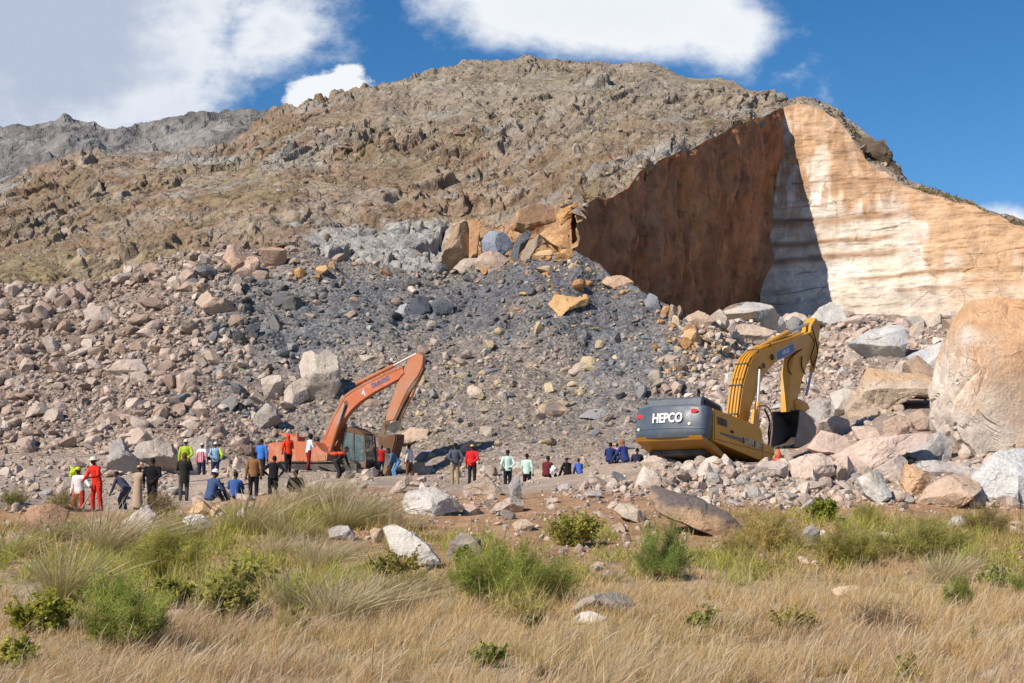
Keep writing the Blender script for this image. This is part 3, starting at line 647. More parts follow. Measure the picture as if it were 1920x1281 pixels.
TAN = np.array([(.44, .345, .285), (.40, .30, .245), (.50, .41, .345), (.36, .265, .21), (.46, .375, .32), (.33, .25, .20)])
SLT = np.array([(.15, .153, .165), (.20, .20, .205), (.115, .118, .125), (.28, .27, .26), (.36, .31, .26), (.17, .165, .16)])
ORGC = np.array([(.52, .29, .13), (.56, .36, .19), (.45, .25, .13), (.52, .40, .27)])
CRM = np.array([(.54, .44, .365), (.48, .38, .32), (.60, .51, .435), (.44, .35, .29), (.52, .39, .31), (.40, .37, .34)])
def rock_colour(px, py, r):
    n = len(px)
    c = TAN[r.integers(0, len(TAN), n)].copy()
    right = sstep(1230, 1330, px) > r.random(n); c[right] = CRM[r.integers(0, len(CRM), right.sum())]
    near = (py > 880); c[near] = CRM[r.integers(0, len(CRM), near.sum())] * .92
    g = (inpoly(px, py, GREY, 60) * .32) > r.random(n); c[g] = SLT[r.integers(0, len(SLT), g.sum())] * 1.35
    s = (inpoly(px, py, SLATE, 55) * .82) > r.random(n); c[s] = SLT[r.integers(0, len(SLT), s.sum())] * np.where(py[s] < 610, .72, 1.0)[:, None]
    ob = np.exp(-((px - 1090) / 130) ** 2 - ((py - 500) / 75) ** 2) * .8 + np.exp(-((px - 640) / 110) ** 2 - ((py - 500) / 24) ** 2) * .6 + np.exp(-((px - 1290) / 70) ** 2 - ((py - 640) / 60) ** 2) * .6
    o = ob > r.random(n); c[o] = ORGC[r.integers(0, len(ORGC), o.sum())]
    y = (inpoly(px, py, [(800, 640), (1150, 640), (1150, 860), (650, 860), (700, 760)], 60) * .35) > r.random(n); c[y] = np.array((.46, .37, .24))
    return np.clip(c * r.uniform(.82, 1.15, (n, 1)), .02, .8)
r4 = np.random.default_rng(44)
def sample_ground(n, dens):
    """random ground points, uniform over the picture times a density"""
    out = []
    px = r4.uniform(-330, 2280, n * 3); py = r4.uniform(455, 975, n * 3)
    keep = r4.random(n * 3) < dens(px, py); px, py = px[keep][:n], py[keep][:n]
    pts = np.array([gpix_fast(a, b) for a, b in zip(px, py)])
    return px, py, pts
_GY = proj(G)[1]
_runmin = np.minimum.accumulate(_GY, 0)
def gpix_fast(px, py):
    j = int(round(np.interp(px, cols, np.arange(NC)))); c = _runmin[:, j]
    i = int(np.searchsorted(-c, -py)); i = min(max(i, 0), NR - 1)
    return G[i, j]
BIGS = [(1500, 745), (1590, 735), (1640, 670), (1790, 640), (1800, 880), (1960, 830), (1960, 950), (1720, 950), (1600, 900), (1470, 900), (1500, 830)]
def dens_small(px, py):
    d = np.full(px.shape, .55)
    d = np.where(px < 480, .95, d); d = np.where(px > 1240, .95, d)
    d = d * np.where(py > RTOPY(px) + 2, 1, 0)
    low = np.interp(px, [-100, 0, 150, 330, 460, 520, 700, 900, 1150, 1250, 1500, 1980], [862, 866, 868, 850, 850, 900, 925, 935, 940, 948, 952, 960])
    d = d * sstep(low + 12, low - 30, py)
    d = d * np.where((px > 470) & (px < 1250), .75, 1) * (1 - .8 * inpoly(px, py, BIGS, 12))
    d = np.maximum(d, .45 * sstep(850, 870, py) * sstep(965, 945, py) * (px < 1000))
    return d * np.where(py > RTOPY(px) + 2, 1, 0)
RTOPY = lambda x: RTOP(x)[0]
# ---- small stones, thousands: one mass
n = 18500
px, py, pts = sample_ground(n, dens_small)
def clear_feet(px, py):
    k = np.ones(len(px), bool)
    for q in PEOPLE: k &= ~((np.abs(px - q[0]) < 17) & (py > q[2] - 14) & (py < q[2] + 22))
    return k
k_ = clear_feet(px, py); px, py, pts = px[k_], py[k_], pts[k_]
ssz = 2.2 * (1 - r4.random(len(px))) ** (-1 / 2.6); ssz = np.minimum(ssz, 11)
ssz *= np.where((px > 560) & (px < 1230), .9, 1.12)
size = ssz / F * pts[:, 1] * .5 * 1.5
pts = pts + np.array((0, 0, 1)) * (size * .15)[:, None]
v1, f1, c1_ = merged_rocks('x', pts, size, rock_colour(px, py, r4), P1, r4, None)
px2, py2, pts2 = sample_ground(7000, dens_small)
k_ = clear_feet(px2, py2); px2, py2, pts2 = px2[k_], py2[k_], pts2[k_]
s2 = 6.6 * (1 - r4.random(len(px2))) ** (-1 / 2.3); s2 = np.minimum(s2, 30) * np.where((px2 > 560) & (px2 < 1230), .72, 1)
sz2 = s2 / F * pts2[:, 1] * .5 * 1.35
pts2 = pts2 + np.array((0, 0, 1)) * (sz2 * .22)[:, None]
# coarser stones: the heap before the yellow machine and the stony bank
def dens_heap(x, y): return inpoly(x, y, [(1080, 905), (1180, 872), (1300, 872), (1470, 880), (2280, 850), (2280, 960), (1700, 950), (1500, 952), (1330, 945), (1180, 935), (1060, 925)], 10) + .16 * inpoly(x, y, [(690, 925), (1080, 915), (1240, 935), (1250, 1000), (1120, 1085), (950, 1000), (700, 985)], 20) + .10 * inpoly(x, y, [(-50, 930), (120, 950), (110, 1000), (-50, 1010)], 15) * (1 - .85 * inpoly(x, y, BIGS, 12)) + .07 * ((y > 945) & (y < 1100)) + .42 * inpoly(x, y, [(640, 885), (1100, 880), (1100, 930), (640, 930)], 12) + .42 * inpoly(x, y, [(0, 872), (640, 868), (640, 925), (330, 905), (0, 925)], 12)
pxh = r4.uniform(-330, 2280, 116000); pyh = r4.uniform(860, 1085, 116000); kk_ = r4.random(116000) < dens_heap(pxh, pyh) * .135; pxh, pyh = pxh[kk_], pyh[kk_]; kk_ = clear_feet(pxh, pyh); pxh, pyh = pxh[kk_], pyh[kk_]
ph_ = np.array([gpix_fast(a, b) for a, b in zip(pxh, pyh)]); sh_ = np.minimum(4.5 * (1 - r4.random(len(pxh))) ** (-1 / 2.2), 26); szh = sh_ / F * ph_[:, 1] * .5 * 1.3
pts2 = np.concatenate([pts2, ph_ + np.array((0, 0, 1)) * (szh * .25)[:, None]]); sz2 = np.concatenate([sz2, szh]); px2 = np.concatenate([px2, pxh]); py2 = np.concatenate([py2, pyh])
v2, f2, c2_ = merged_rocks('x', pts2, sz2, rock_colour(px2, py2, r4), P2, r4, None)
rub = link('rubble', make_mesh('rubble', np.concatenate([v1, v2]), tris=np.concatenate([f1, f2 + len(v1)]), col=np.concatenate([c1_, c2_])), M_rock)
tag(rub, 'loose small rubble covering the quarry slope', 'rubble', kind='stuff')
# ---- loose stones and scrub on the hill
def hill_pts(n, lo=0, hi=330):
    i = r4.integers(lo, hi, n); j = r4.integers(40, H.shape[1] - 20, n); return Hd[i, j], hpx[i, j], hpy[i, j]
hp, hx, hy = hill_pts(5200); sel = r4.random(len(hp)) < np.where(hy > 300, 1, .7); hp, hx, hy = hp[sel], hx[sel], hy[sel]
hs = np.minimum(1.9 * (1 - r4.random(len(hp))) ** (-1 / 2.3), 12) / F * hp[:, 1] * .62
ha = (.33, .26, .20) * r4.uniform(.65, 1.25, (len(hp), 1)); gy = r4.random(len(hp)) < .3; ha[gy] = np.array((.34, .32, .295)) * r4.uniform(.8, 1.15, (gy.sum(), 1))
i_ = r4.integers(6, 330, 16000); j_ = r4.integers(40, H.shape[1] - 20, 16000); kk_ = (rough[i_, j_] > .45) & (r4.random(16000) < .20 + .5 * (fbm(H[i_, j_] / 7, 3, .5, 480) > .15)); i_, j_ = i_[kk_], j_[kk_]
bp = Hd[i_, j_]; bs = np.minimum(4.0 * (1 - r4.random(len(bp))) ** (-1 / 2.4), 20) / F * bp[:, 1] * .62
bc = np.where((r4.random(len(bp)) < .35)[:, None], np.array((.30, .285, .26)), np.array((.275, .20, .145))) * r4.uniform(.7, 1.15, (len(bp), 1))
va, fa, ca = merged_rocks('x', bp - np.array((0, 0, 1)) * (bs * .15)[:, None], bs, bc, P2, r4, None, .3)
v, f, c = merged_rocks('x', hp, hs, ha, P1, r4, None); v, f, c = np.concatenate([v, va]), np.concatenate([f, fa + len(v)]), np.concatenate([c, ca])
tag(link('hillside_stones', make_mesh('hillside_stones', v, tris=f, col=c), M_rock), 'loose stones strewn over the rocky hillside', 'stones', kind='stuff')

# ---- larger stones, each one an object; the biggest in the picture
PM = []
for i, (v, f) in enumerate(P3):
    me = make_mesh('stone', v, tris=f, smooth=True); me.materials.append(M_stone); me.set_sharp_from_angle(angle=math.radians(24)); PM.append(me)
ZONES = [('left', lambda x, y: 1.0 * ((x < 470) & (y > 540) & (y < 850)), 62, (17, 40), 'pinkish tan stone lying in the left rubble slope', 'stones in the left rubble slope'),
         ('ridge', lambda x, y: 1.0 * ((x > 230) & (x < 640) & (y > 462) & (y < 530)), 22, (14, 28), 'brown stone in the jumbled row along the top left of the rubble', 'stones along the top left of the rubble'),
         ('dark', lambda x, y: 1.0 * ((x > 450) & (x < 1230) & (y > 520) & (y < 700)), 22, (11, 20), 'stone lying on the dark grey gravel slope', 'stones on the dark gravel slope'),
         ('centre', lambda x, y: 1.0 * ((x > 640) & (x < 1190) & (y > 700) & (y < 900)), 30, (14, 26), 'buff stone scattered between the two diggers', 'stones between the two diggers'),
         ('right', lambda x, y: 1.0 * ((x > 1200) & (x < 1900) & (y > 600) & (y < 830) & ((x < 1380) | (y < 700))), 30, (15, 32), 'tan stone in the rubble behind the yellow digger', 'stones behind the yellow digger'),
         ('heap', lambda x, y: 1.0 * ((x > 1110) & (x < 1700) & (y > 872) & (y < 950)), 40, (18, 36), 'pale stone in the heap in front of the yellow digger', 'stones in the heap before the yellow digger')]
for zn, fn, cnt, (a, b), lab, grp in ZONES:
    k = 0
    while k < cnt:
        x, y = r4.uniform(-20, 1930), r4.uniform(455, 960)
        if fn(np.array(x), np.array(y)) < .5 or dens_small(np.array([x]), np.array([y]))[0] < .02 or not clear_feet(np.array([x]), np.array([y]))[0]: continue
        p = gpix_fast(x, y); s = a + (b - a) * r4.random() ** 2.2
        sz = s / F * p[1] * .5
        o = bpy.data.objects.new('boulder', PM[r4.integers(0, len(PM))]); C.objects.link(o)
        o.location = p + np.array((0, 0, sz * .25)); o.scale = (sz * r4.uniform(.9, 1.4), sz * r4.uniform(.8, 1.2), sz * r4.uniform(.75, 1.15))
        o.rotation_euler = (r4.normal(0, .4), r4.normal(0, .4), r4.uniform(0, 6.28))
        cc = rock_colour(np.array([x]), np.array([y]), r4)[0]; o.color = (*cc, 1)
        tag(o, lab, 'boulder', grp); k += 1

# ---------------------------------------------------------------- single boulders and slabs with outlines of their own
FOOT = []
def outline_rock(poly, Y=None, T=.55, c=(.5, .42, .34), c2=None, label='', seed=0, cuts=7, py_base=None, split=None, planes=(), power=.42, cat='boulder', name='boulder', rough=.05):
    poly = np.array(poly, float); cx = poly[:, 0].mean(); by = poly[:, 1].max()
    gy_ = by - .10 * (by - poly[:, 1].min())
    if Y < 120 and gy_ > RTOP(cx)[0] + 4: Y = gpix_fast(cx, gy_)[1]           # it stands where the ground is seen at its foot
    r = np.random.default_rng(seed + 900)
    W3 = P(poly[:, 0], poly[:, 1], Y); Y = Y + .35 * T * math.sqrt(np.ptp(W3[:, 0]) * np.ptp(W3[:, 2]))
    W3 = P(poly[:, 0], poly[:, 1], Y); o = W3.mean(0); q = (W3 - o)[:, [0, 2]]
    w = np.ptp(q[:, 0]); h = np.ptp(q[:, 1]); depth = T * math.sqrt(w * h)
    nth = 180; sub_ = 6 if max(np.ptp(poly[:, 0]), np.ptp(poly[:, 1])) > 150 else 5 if max(np.ptp(poly[:, 0]), np.ptp(poly[:, 1])) > 45 else 4
    if sub_ not in ICO: ICO[sub_] = ico(sub_)
    sv, sf = ICO[sub_]
    th = np.linspace(0, 2 * np.pi, nth, endpoint=False); rad = np.zeros(nth); nq = len(q)
    for i, t in enumerate(th):
        d = np.array((math.cos(t), math.sin(t))); best = 0
        for k in range(nq):
            a, b = q[k], q[(k + 1) % nq]; e = b - a; den = d[0] * e[1] - d[1] * e[0]
            if abs(den) < 1e-9: continue
            s = (a[0] * e[1] - a[1] * e[0]) / den; u = (a[0] * d[1] - a[1] * d[0]) / den
            if s > 0 and -1e-6 <= u <= 1 + 1e-6: best = max(best, s)
        rad[i] = best
    ph = np.arcsin(np.clip(sv[:, 1], -1, 1)); tv = np.arctan2(sv[:, 2], sv[:, 0]) % (2 * np.pi)
    rv = np.interp(tv, np.append(th, 2 * np.pi), np.append(rad, rad[0]))
    cp = np.abs(np.cos(ph)) ** power; sp = np.sign(sv[:, 1]) * np.abs(np.sin(ph)) ** .75
    V = np.stack([cp * rv * np.cos(tv), sp * depth, cp * rv * np.sin(tv)], -1)
    sc = np.array((w * .5, depth, h * .5))
    for _ in range(cuts):
        n = np.array((r.normal(0, .55), -1.0 if r.random() < .8 else 1.0, r.normal(.25, .6))); n /= np.linalg.norm(n)
        u = V / sc; d = r.uniform(.42, .80)
        s = np.maximum(u @ n - d, 0); V = (u - s[:, None] * n) * sc
    for (nx, ny, nz, d) in planes:
        n = np.array((nx, ny, nz)); n /= np.linalg.norm(n); u = V / sc; V = (u - np.maximum(u @ n - d, 0)[:, None] * n) * sc
    rr = math.sqrt(w * h) * .5
    Vw = V + o
    ck, ce = cells(Vw / (rr * .62) + fbm(Vw / (rr * .8), 3, .5, seed + 2)[:, None] * .25, seed + 7)
    ck2, ce2 = cells(Vw / (rr * .25) + fbm(Vw / (rr * .4), 3, .5, seed + 3)[:, None] * .25, seed + 17)
    V = V + V / (np.linalg.norm(V, axis=1, keepdims=True) + 1e-6) * ((fbm(Vw / (rr * .7 + .05), 5, .55, seed) * rough * 1.1 + ck * .045 + ck2 * .028 - .02 * np.exp(-ce * 16))[:, None] * rr)
    z0 = V[:, 2].min(); V[:, 2] = np.where(V[:, 2] < z0 + .12 * h, V[:, 2] - .18 * h * np.clip((z0 + .12 * h - V[:, 2]) / (.12 * h), 0, 1), V[:, 2])
    base = np.array((0, 0, V[:, 2].min())); V = V - base
    col = np.tile(np.array(c, float), (len(V), 1))
    if c2 is not None:
        f = sstep(-.35, .35, fbm(Vw / (rr * 1.1), 4, .55, seed + 5))
        if split is not None:
            f = sstep(-.25, .25, V @ np.array(split[:3]) / h + split[3] + .35 * fbm(Vw / (rr * .8), 4, .55, seed + 5))
        col = mixc(col, np.array(c2), f)
    me = make_mesh(name, V, tris=sf, col=col, smooth=True); me.set_sharp_from_angle(angle=math.radians(28))
    FOOT.append((poly[:, 0].min(), poly[:, 0].max(), poly[:, 1].min(), by))
    ob = link(name, me, M_rock, loc=o + base)
    tag(ob, label, cat)
    return ob
PNK = (.57, .44, .365); PAL = (.60, .52, .45); GRY = (.40, .39, .375); OCH = (.50, .345, .22); ORA_ = (.52, .30, .145); WHT = (.62, .59, .55); DRK = (.13, .13, .14); SHD = (.33, .27, .23)
HERO = [
 # right hand boulder field
 ([(1834,560),(1880,552),(1961,541),(2060,590),(2090,760),(2010,870),(1920,883),(1841,877),(1810,857),(1786,839),(1772,809),(1767,781),(1770,740),(1782,699),(1791,657),(1806,613),(1824,582)], 46, .45, (.62,.53,.45), (.58,.36,.21), 'giant orange and cream boulder rising at the right edge above all others', (.9,0,.7,-.36)),
 ([(1638,675),(1700,681),(1727,705),(1765,712),(1741,750),(1713,740),(1686,757),(1655,776),(1628,783),(1593,778),(1590,767),(1604,747),(1617,719)], 53, .6, OCH, (.50,.40,.31), 'big ochre wedge boulder with an overhanging lower edge', None),
 ([(1700,681),(1720,666),(1755,697),(1776,702),(1774,730),(1744,756),(1720,735)], 55, .5, (.40,.29,.21), None, 'brown triangular block leaning on the ochre wedge', None),
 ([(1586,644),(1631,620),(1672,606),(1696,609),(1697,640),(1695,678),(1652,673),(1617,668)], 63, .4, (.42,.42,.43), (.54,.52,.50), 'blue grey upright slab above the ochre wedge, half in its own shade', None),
 ([(1703,668),(1727,654),(1789,635),(1792,664),(1778,702),(1755,706),(1720,692)], 57, .5, (.50,.485,.46), (.42,.43,.45), 'grey white slab between the giant boulder and the blue grey slab', None),
 ([(1515,757),(1549,738),(1562,743),(1566,781),(1535,795),(1515,778)], 55, .5, (.44,.42,.39), None, 'grey boulder right behind the digger bucket', None),
 ([(1558,736),(1583,728),(1612,736),(1598,767),(1592,784),(1562,784)], 55.5, .5, (.49,.45,.41), None, 'pale grey boulder touching the left tip of the ochre wedge', None),
 ([(1529,793),(1560,780),(1590,781),(1599,815),(1573,826),(1536,820)], 53, .5, (.47,.385,.33), None, 'pink grey boulder with a hollow top below the pale grey one', None),
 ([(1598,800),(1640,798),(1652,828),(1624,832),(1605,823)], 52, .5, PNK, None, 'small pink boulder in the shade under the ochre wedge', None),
 ([(1658,793),(1686,776),(1709,788),(1702,818),(1683,830),(1657,824)], 52.5, .6, (.50,.375,.30), None, 'rounded pinkish boulder under the overhang of the ochre wedge', None),
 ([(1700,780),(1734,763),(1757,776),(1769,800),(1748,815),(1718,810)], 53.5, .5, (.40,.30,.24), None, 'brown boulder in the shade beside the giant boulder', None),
 ([(1512,841),(1542,807),(1590,820),(1596,838),(1569,858),(1529,850)], 50.5, .55, (.55,.42,.355), (.60,.47,.40), 'pink block facing the bucket tip', None),
 ([(1560,855),(1617,827),(1727,810),(1750,819),(1690,852),(1634,885),(1600,892),(1580,872)], 49.5, .45, (.60,.465,.395), None, 'long smooth pink slab tilted under the ochre wedge', None),
 ([(1696,852),(1727,822),(1774,807),(1786,829),(1783,862),(1748,870),(1712,866)], 48.5, .5, (.42,.40,.375), (.50,.44,.40), 'dark grey cleft block at the foot of the giant boulder', None),
 ([(1476,852),(1518,846),(1558,855),(1566,888),(1537,908),(1485,900)], 48, .5, (.58,.46,.385), None, 'flat pinkish block right of the orange cone', None),
 ([(1558,868),(1586,853),(1611,893),(1602,908),(1568,905)], 48, .5, (.59,.465,.39), None, 'pink block under the left end of the long smooth slab', None),
 ([(1640,880),(1693,850),(1704,864),(1690,910),(1660,912),(1640,900)], 47.5, .5, (.50,.41,.355), None, 'pink boulder between the long slab and the orange faced block', None),
 ([(1607,893),(1630,880),(1654,881),(1668,932),(1645,950),(1618,925)], 46.5, .55, (.52,.50,.46), (.42,.38,.33), 'grey white block with a shaded right side in front of the slabs', None),
 ([(1698,868),(1746,889),(1744,920),(1702,936),(1690,908)], 46.5, .5, (.52,.34,.21), None, 'orange faced block below the cleft grey one', None),
 ([(1704,862),(1772,863),(1846,884),(1842,900),(1790,900),(1740,894)], 47.2, .4, (.45,.42,.40), (.52,.45,.40), 'speckled grey slab lying behind the ochre triangle', None),
 ([(1716,955),(1741,913),(1782,892),(1829,882),(1842,908),(1810,940),(1776,960)], 45, .55, (.52,.385,.29), None, 'ochre triangular boulder at the edge of the scrub, right', None),
 ([(1815,900),(1875,848),(1920,836),(1978,842),(1990,905),(1925,942),(1875,948),(1800,952)], 44.5, .45, (.58,.57,.555), None, 'large grey white slab in the lower right corner of the boulder field', None),
 ([(1340,557),(1420,560),(1445,572),(1464,595),(1462,612),(1410,612),(1356,612)], 81, .6, (.56,.46,.375), (.44,.42,.40), 'big pale boulder at the foot of the brown wall', None),
 ([(1515,600),(1535,578),(1555,565),(1572,573),(1590,605),(1550,616)], 80, .5, (.52,.50,.475), None, 'pointed pale boulder catching the edge of the wall shadow', None),
 ([(1284,596),(1310,581),(1342,600),(1325,616),(1295,612)], 81, .5, (.48,.36,.27), None, 'tan boulder on the ridge left of the big pale one', None),
 ([(1340,622),(1400,603),(1455,621),(1430,642),(1385,640),(1350,634)], 75, .5, (.54,.42,.33), None, 'flat tan boulder above the digger boom', None),
 ([(1443,606),(1465,593),(1478,620),(1452,630)], 74, .5, WHT, None, 'small white boulder at the digger boom', None),
 ([(1472,604),(1490,590),(1508,603),(1500,626),(1478,624)], 75, .5, (.25,.24,.235), None, 'dark grey boulder behind the tip of the yellow boom', None),
 # rocks round the orange machine and the left group
 ([(561,680),(568,661),(585,657),(598,665),(610,655),(622,657),(632,668),(636,690),(638,722),(622,758),(602,772),(586,760),(574,725),(563,697)], 76, .5, (.50,.435,.37), None, 'tall pale rock tower behind the orange boom', None),
 ([(490,712),(508,703),(527,704),(531,722),(527,744),(512,762),(498,750)], 75, .5, (.52,.445,.375), None, 'left shoulder of pale rock beside the tall tower', None),
 ([(529,738),(547,717),(571,707),(579,721),(577,748),(551,768),(521,766)], 74, .5, (.47,.40,.335), None, 'lumpy pale rock at the foot of the tall tower', None),
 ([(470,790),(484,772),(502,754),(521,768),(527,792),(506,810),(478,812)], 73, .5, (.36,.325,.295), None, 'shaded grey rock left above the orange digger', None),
 ([(203,897),(209,829),(221,815),(232,832),(238,846),(259,862),(258,882),(238,894)], 61, .5, (.36,.33,.315), None, 'grey pointed rock behind the red coveralls', None),
 ([(256,866),(252,836),(270,828),(298,823),(322,832),(332,852),(332,884),(298,890),(261,880)], 63, .55, (.46,.385,.32), (.35,.31,.28), 'big rounded tan rock behind the black jacket', None),
 ([(354,832),(378,815),(398,823),(404,856),(364,866)], 66, .5, (.37,.325,.285), None, 'grey rock behind the red and white shirt', None),
 ([(738,828),(769,801),(805,806),(801,824),(770,830)], 71, .5, (.53,.395,.29), None, 'flat orange tan slab above the white shirt', None),
 ([(776,862),(791,844),(809,846),(805,862)], 69, .5, (.27,.265,.275), None, 'dark blue grey stone right of the white shirt', None),
 ([(1008,766),(1020,754),(1042,752),(1072,768),(1067,785),(1013,782)], 72, .5, (.48,.345,.24), (.25,.2,.17), 'tan block with a dark underside on the mid slope', None),
 ([(1083,782),(1105,768),(1130,766),(1142,777),(1120,788)], 71, .5, (.31,.30,.31), None, 'long blue grey stone beside the tan block', None),
 ([(203,696),(222,674),(262,672),(279,695),(262,708),(225,708)], 82, .5, (.49,.395,.34), None, 'largest pinkish rock high in the left rubble', None),
 ([(156,582),(165,572),(200,574),(224,605),(190,614),(166,610)], 88, .5, (.44,.36,.315), None, 'broad pinkish rock near the top of the left rubble', None),
 # upper dump
 ([(420,483),(428,462),(446,456),(464,465),(470,490),(440,512)], 91, .6, (.44,.31,.235), None, 'upright brown block in the row at the top of the rubble', None),
 ([(432,512),(450,488),(476,474),(489,490),(481,516),(450,520)], 90, .6, (.47,.335,.26), None, 'tilted brown block with a flat face at the top of the rubble', None),
 ([(488,470),(510,462),(538,470),(541,508),(500,508)], 91.5, .6, (.42,.295,.22), None, 'square dark brown block right of the tilted one', None),
 ([(368,570),(383,537),(398,558),(428,560),(453,592),(430,596),(388,590)], 89, .5, (.44,.33,.255), None, 'pointed brown rock standing like a fin on the left slope', None),
 ([(743,587),(750,572),(762,568),(771,588),(760,594)], 86, .5, (.37,.37,.38), None, 'pale end block of the dark cluster on the slate slope', None),
 ([(768,562),(787,554),(806,557),(809,588),(770,592)], 86, .6, (.085,.09,.11), None, 'dark blue cubic block in the slate slope cluster', None),
 ([(808,566),(820,556),(834,570),(849,565),(851,588),(815,594)], 86, .5, (.12,.125,.145), None, 'dark notched block at the right of the slate slope cluster', None),
 ([(1027,571),(1040,552),(1107,560),(1102,572),(1075,580),(1045,592)], 86.5, .5, (.56,.345,.17), None, 'bright orange slab lying on the dark gravel', None),
 ([(828,496),(848,432),(880,410),(884,470),(862,508)], 92, .6, (.44,.31,.20), (.36,.25,.17), 'orange brown bedrock buttress at the left of the orange ledge', None),
 ([(880,414),(902,410),(896,474),(879,478)], 92, .5, (.47,.275,.15), None, 'narrow orange pillar next to the bedrock buttress', None),
 ([(888,505),(893,478),(928,470),(955,488),(932,512)], 91, .5, (.46,.345,.28), None, 'pinkish flat boulder below the orange pillar', None),
 ([(848,505),(868,485),(895,478),(890,508),(866,512)], 91.3, .5, (.45,.37,.31), None, 'grey pink boulder below the bedrock buttress', None),
 ([(900,445),(918,432),(948,436),(966,462),(940,478),(902,472)], 91.5, .5, (.25,.275,.33), None, 'blue grey rock patch in the middle of the orange ledge', None),
 ([(962,428),(968,398),(1002,384),(1046,382),(1044,415),(985,432)], 92, .5, (.55,.33,.16), (.38,.24,.15), 'large orange overhanging block on the ledge', None),
 ([(1040,406),(1064,388),(1082,380),(1084,402),(1052,416)], 91.5, .5, (.56,.32,.14), None, 'tilted orange flake next to the brown wall', None),
 ([(1012,440),(1030,428),(1048,432),(1078,468),(1052,478)], 90.5, .5, (.54,.33,.17), None, 'orange slab sliding down from the ledge', None),
 ([(955,480),(968,452),(990,430),(998,436),(984,462),(968,484)], 90.8, .5, (.13,.135,.155), None, 'first dark slanting slab under the orange overhang', None),
 ([(975,484),(990,458),(1012,440),(1018,450),(1003,470),(988,488)], 90.5, .5, (.34,.275,.21), None, 'second slanting slab, tan edged, under the orange overhang', None),
 ([(1035,488),(1055,468),(1078,466),(1083,478),(1062,490)], 90, .5, (.55,.33,.15), None, 'orange block above the dark pile tip', None),
 ([(995,486),(1008,470),(1032,468),(1040,482),(1022,490)], 90, .5, (.54,.36,.2), None, 'orange tan block crowning the dark pile', None),
 ([(1126,530),(1138,518),(1165,514),(1189,530),(1182,544),(1150,542)], 87, .5, (.50,.35,.24), None, 'tan boulder on the ridge before the brown wall', None),
 ([(1205,566),(1218,548),(1232,556),(1240,590),(1215,586)], 85, .5, (.24,.245,.265), None, 'blue grey boulder lower on the ridge before the brown wall', None),
 # foreground and berm
 ([(212,1004),(225,985),(252,962),(275,945),(292,964),(282,992),(255,1014),(220,1014)], 39, .5, (.57,.49,.43), None, 'pale triangular boulder in the grass below the beige robe', None),
 ([(752,940),(766,922),(815,910),(845,930),(874,954),(845,962),(800,970),(762,966)], 41, .6, (.58,.555,.52), (.50,.45,.40), 'big flat topped pale slab on the berm', None),
 ([(716,988),(730,978),(765,995),(800,1020),(828,1052),(800,1070),(745,1056)], 34, .35, (.60,.56,.505), None, 'long white slab leaning on the bank in the scrub', None),
 ([(800,1058),(812,1048),(826,1054),(828,1068),(808,1072)], 32.5, .7, (.17,.165,.165), None, 'small dark round stone at the end of the white slab', None),
 ([(833,1040),(845,1015),(865,998),(900,1013),(906,1040),(855,1060)], 34, .6, (.40,.335,.275), (.24,.2,.17), 'craggy brown rock right of the white slab', None),
 ([(612,994),(630,986),(652,986),(667,1002),(661,1018),(622,1014)], 37, .6, (.40,.375,.36), None, 'weathered grey boulder among the tall grass', None),
 ([(692,996),(702,989),(716,992),(721,1015),(700,1022)], 36, .5, (.50,.375,.28), None, 'tan block left of the long white slab', None),
 ([(866,914),(890,902),(915,895),(944,924),(928,932),(880,924)], 44, .45, (.45,.36,.28), None, 'tilted brown slab below the red jacket', None),
 ([(918,964),(930,944),(962,930),(984,940),(978,966)], 41, .6, (.44,.365,.30), None, 'squared brown block on the berm below the mint pair', None),
 ([(352,958),(364,945),(384,941),(396,955),(390,970),(360,970)], 42, .6, (.55,.37,.215), None, 'left orange boulder of the pair below the white hard hat', None),
 ([(392,960),(402,945),(420,952),(422,966),(400,973)], 42, .6, (.54,.365,.22), None, 'right orange boulder of the pair below the white hard hat', None),
 ([(340,975),(355,964),(378,964),(400,984),(385,994),(352,986)], 40.5, .5, (.62,.60,.57), None, 'broken white stone below the orange pair', None),
 ([(1219,938),(1222,910),(1240,912),(1262,922),(1310,932),(1362,962),(1398,998),(1392,1016),(1350,1012),(1285,985),(1232,962)], 39, .5, (.52,.35,.215), (.15,.125,.115), 'big ochre boulder with a top darkened by painted shade on the berm', (.55,0,1.0,-.55)),  # dark second colour paints the shade on its upper right side
 ([(1150,956),(1162,944),(1182,944),(1214,968),(1206,984),(1165,970)], 39, .5, (.54,.45,.36), None, 'pale tan stone left of the dark topped boulder', None),
 ([(1503,1004),(1510,990),(1524,984),(1538,998),(1537,1022),(1510,1016)], 36, .6, (.30,.275,.26), None, 'upright dark grey stone standing in the scrub', None),
 ([(1066,1148),(1085,1128),(1112,1114),(1175,1109),(1194,1136),(1175,1150),(1110,1156)], 21, .5, (.40,.335,.275), (.28,.25,.22), 'weathered grey brown boulder at the edge of the dry grass', None),
 ([(1072,1162),(1090,1148),(1110,1146),(1138,1158),(1110,1172)], 20, .5, (.60,.535,.47), None, 'flat pale stone below the weathered boulder', None),
 ([(1558,1108),(1575,1098),(1605,1096),(1622,1114),(1600,1122),(1566,1120)], 23, .5, (.55,.41,.285), None, 'tan stone almost buried in the dry grass, right', None),
 ([(1832,1268),(1850,1256),(1900,1252),(1914,1270),(1870,1284)], 12.8, .4, (.45,.39,.34), None, 'flat grey stone in the bottom right corner', None),
 ([(960,984),(972,974),(988,973),(1005,986),(985,999),(966,996)], 37.5, .5, (.56,.42,.31), None, 'rounded tan stone below the squared brown block', None),
 ([(1108,1064),(1118,1053),(1130,1053),(1142,1066),(1128,1074)], 29, .5, (.52,.39,.29), None, 'small tan stone left of the tall green bush', None),
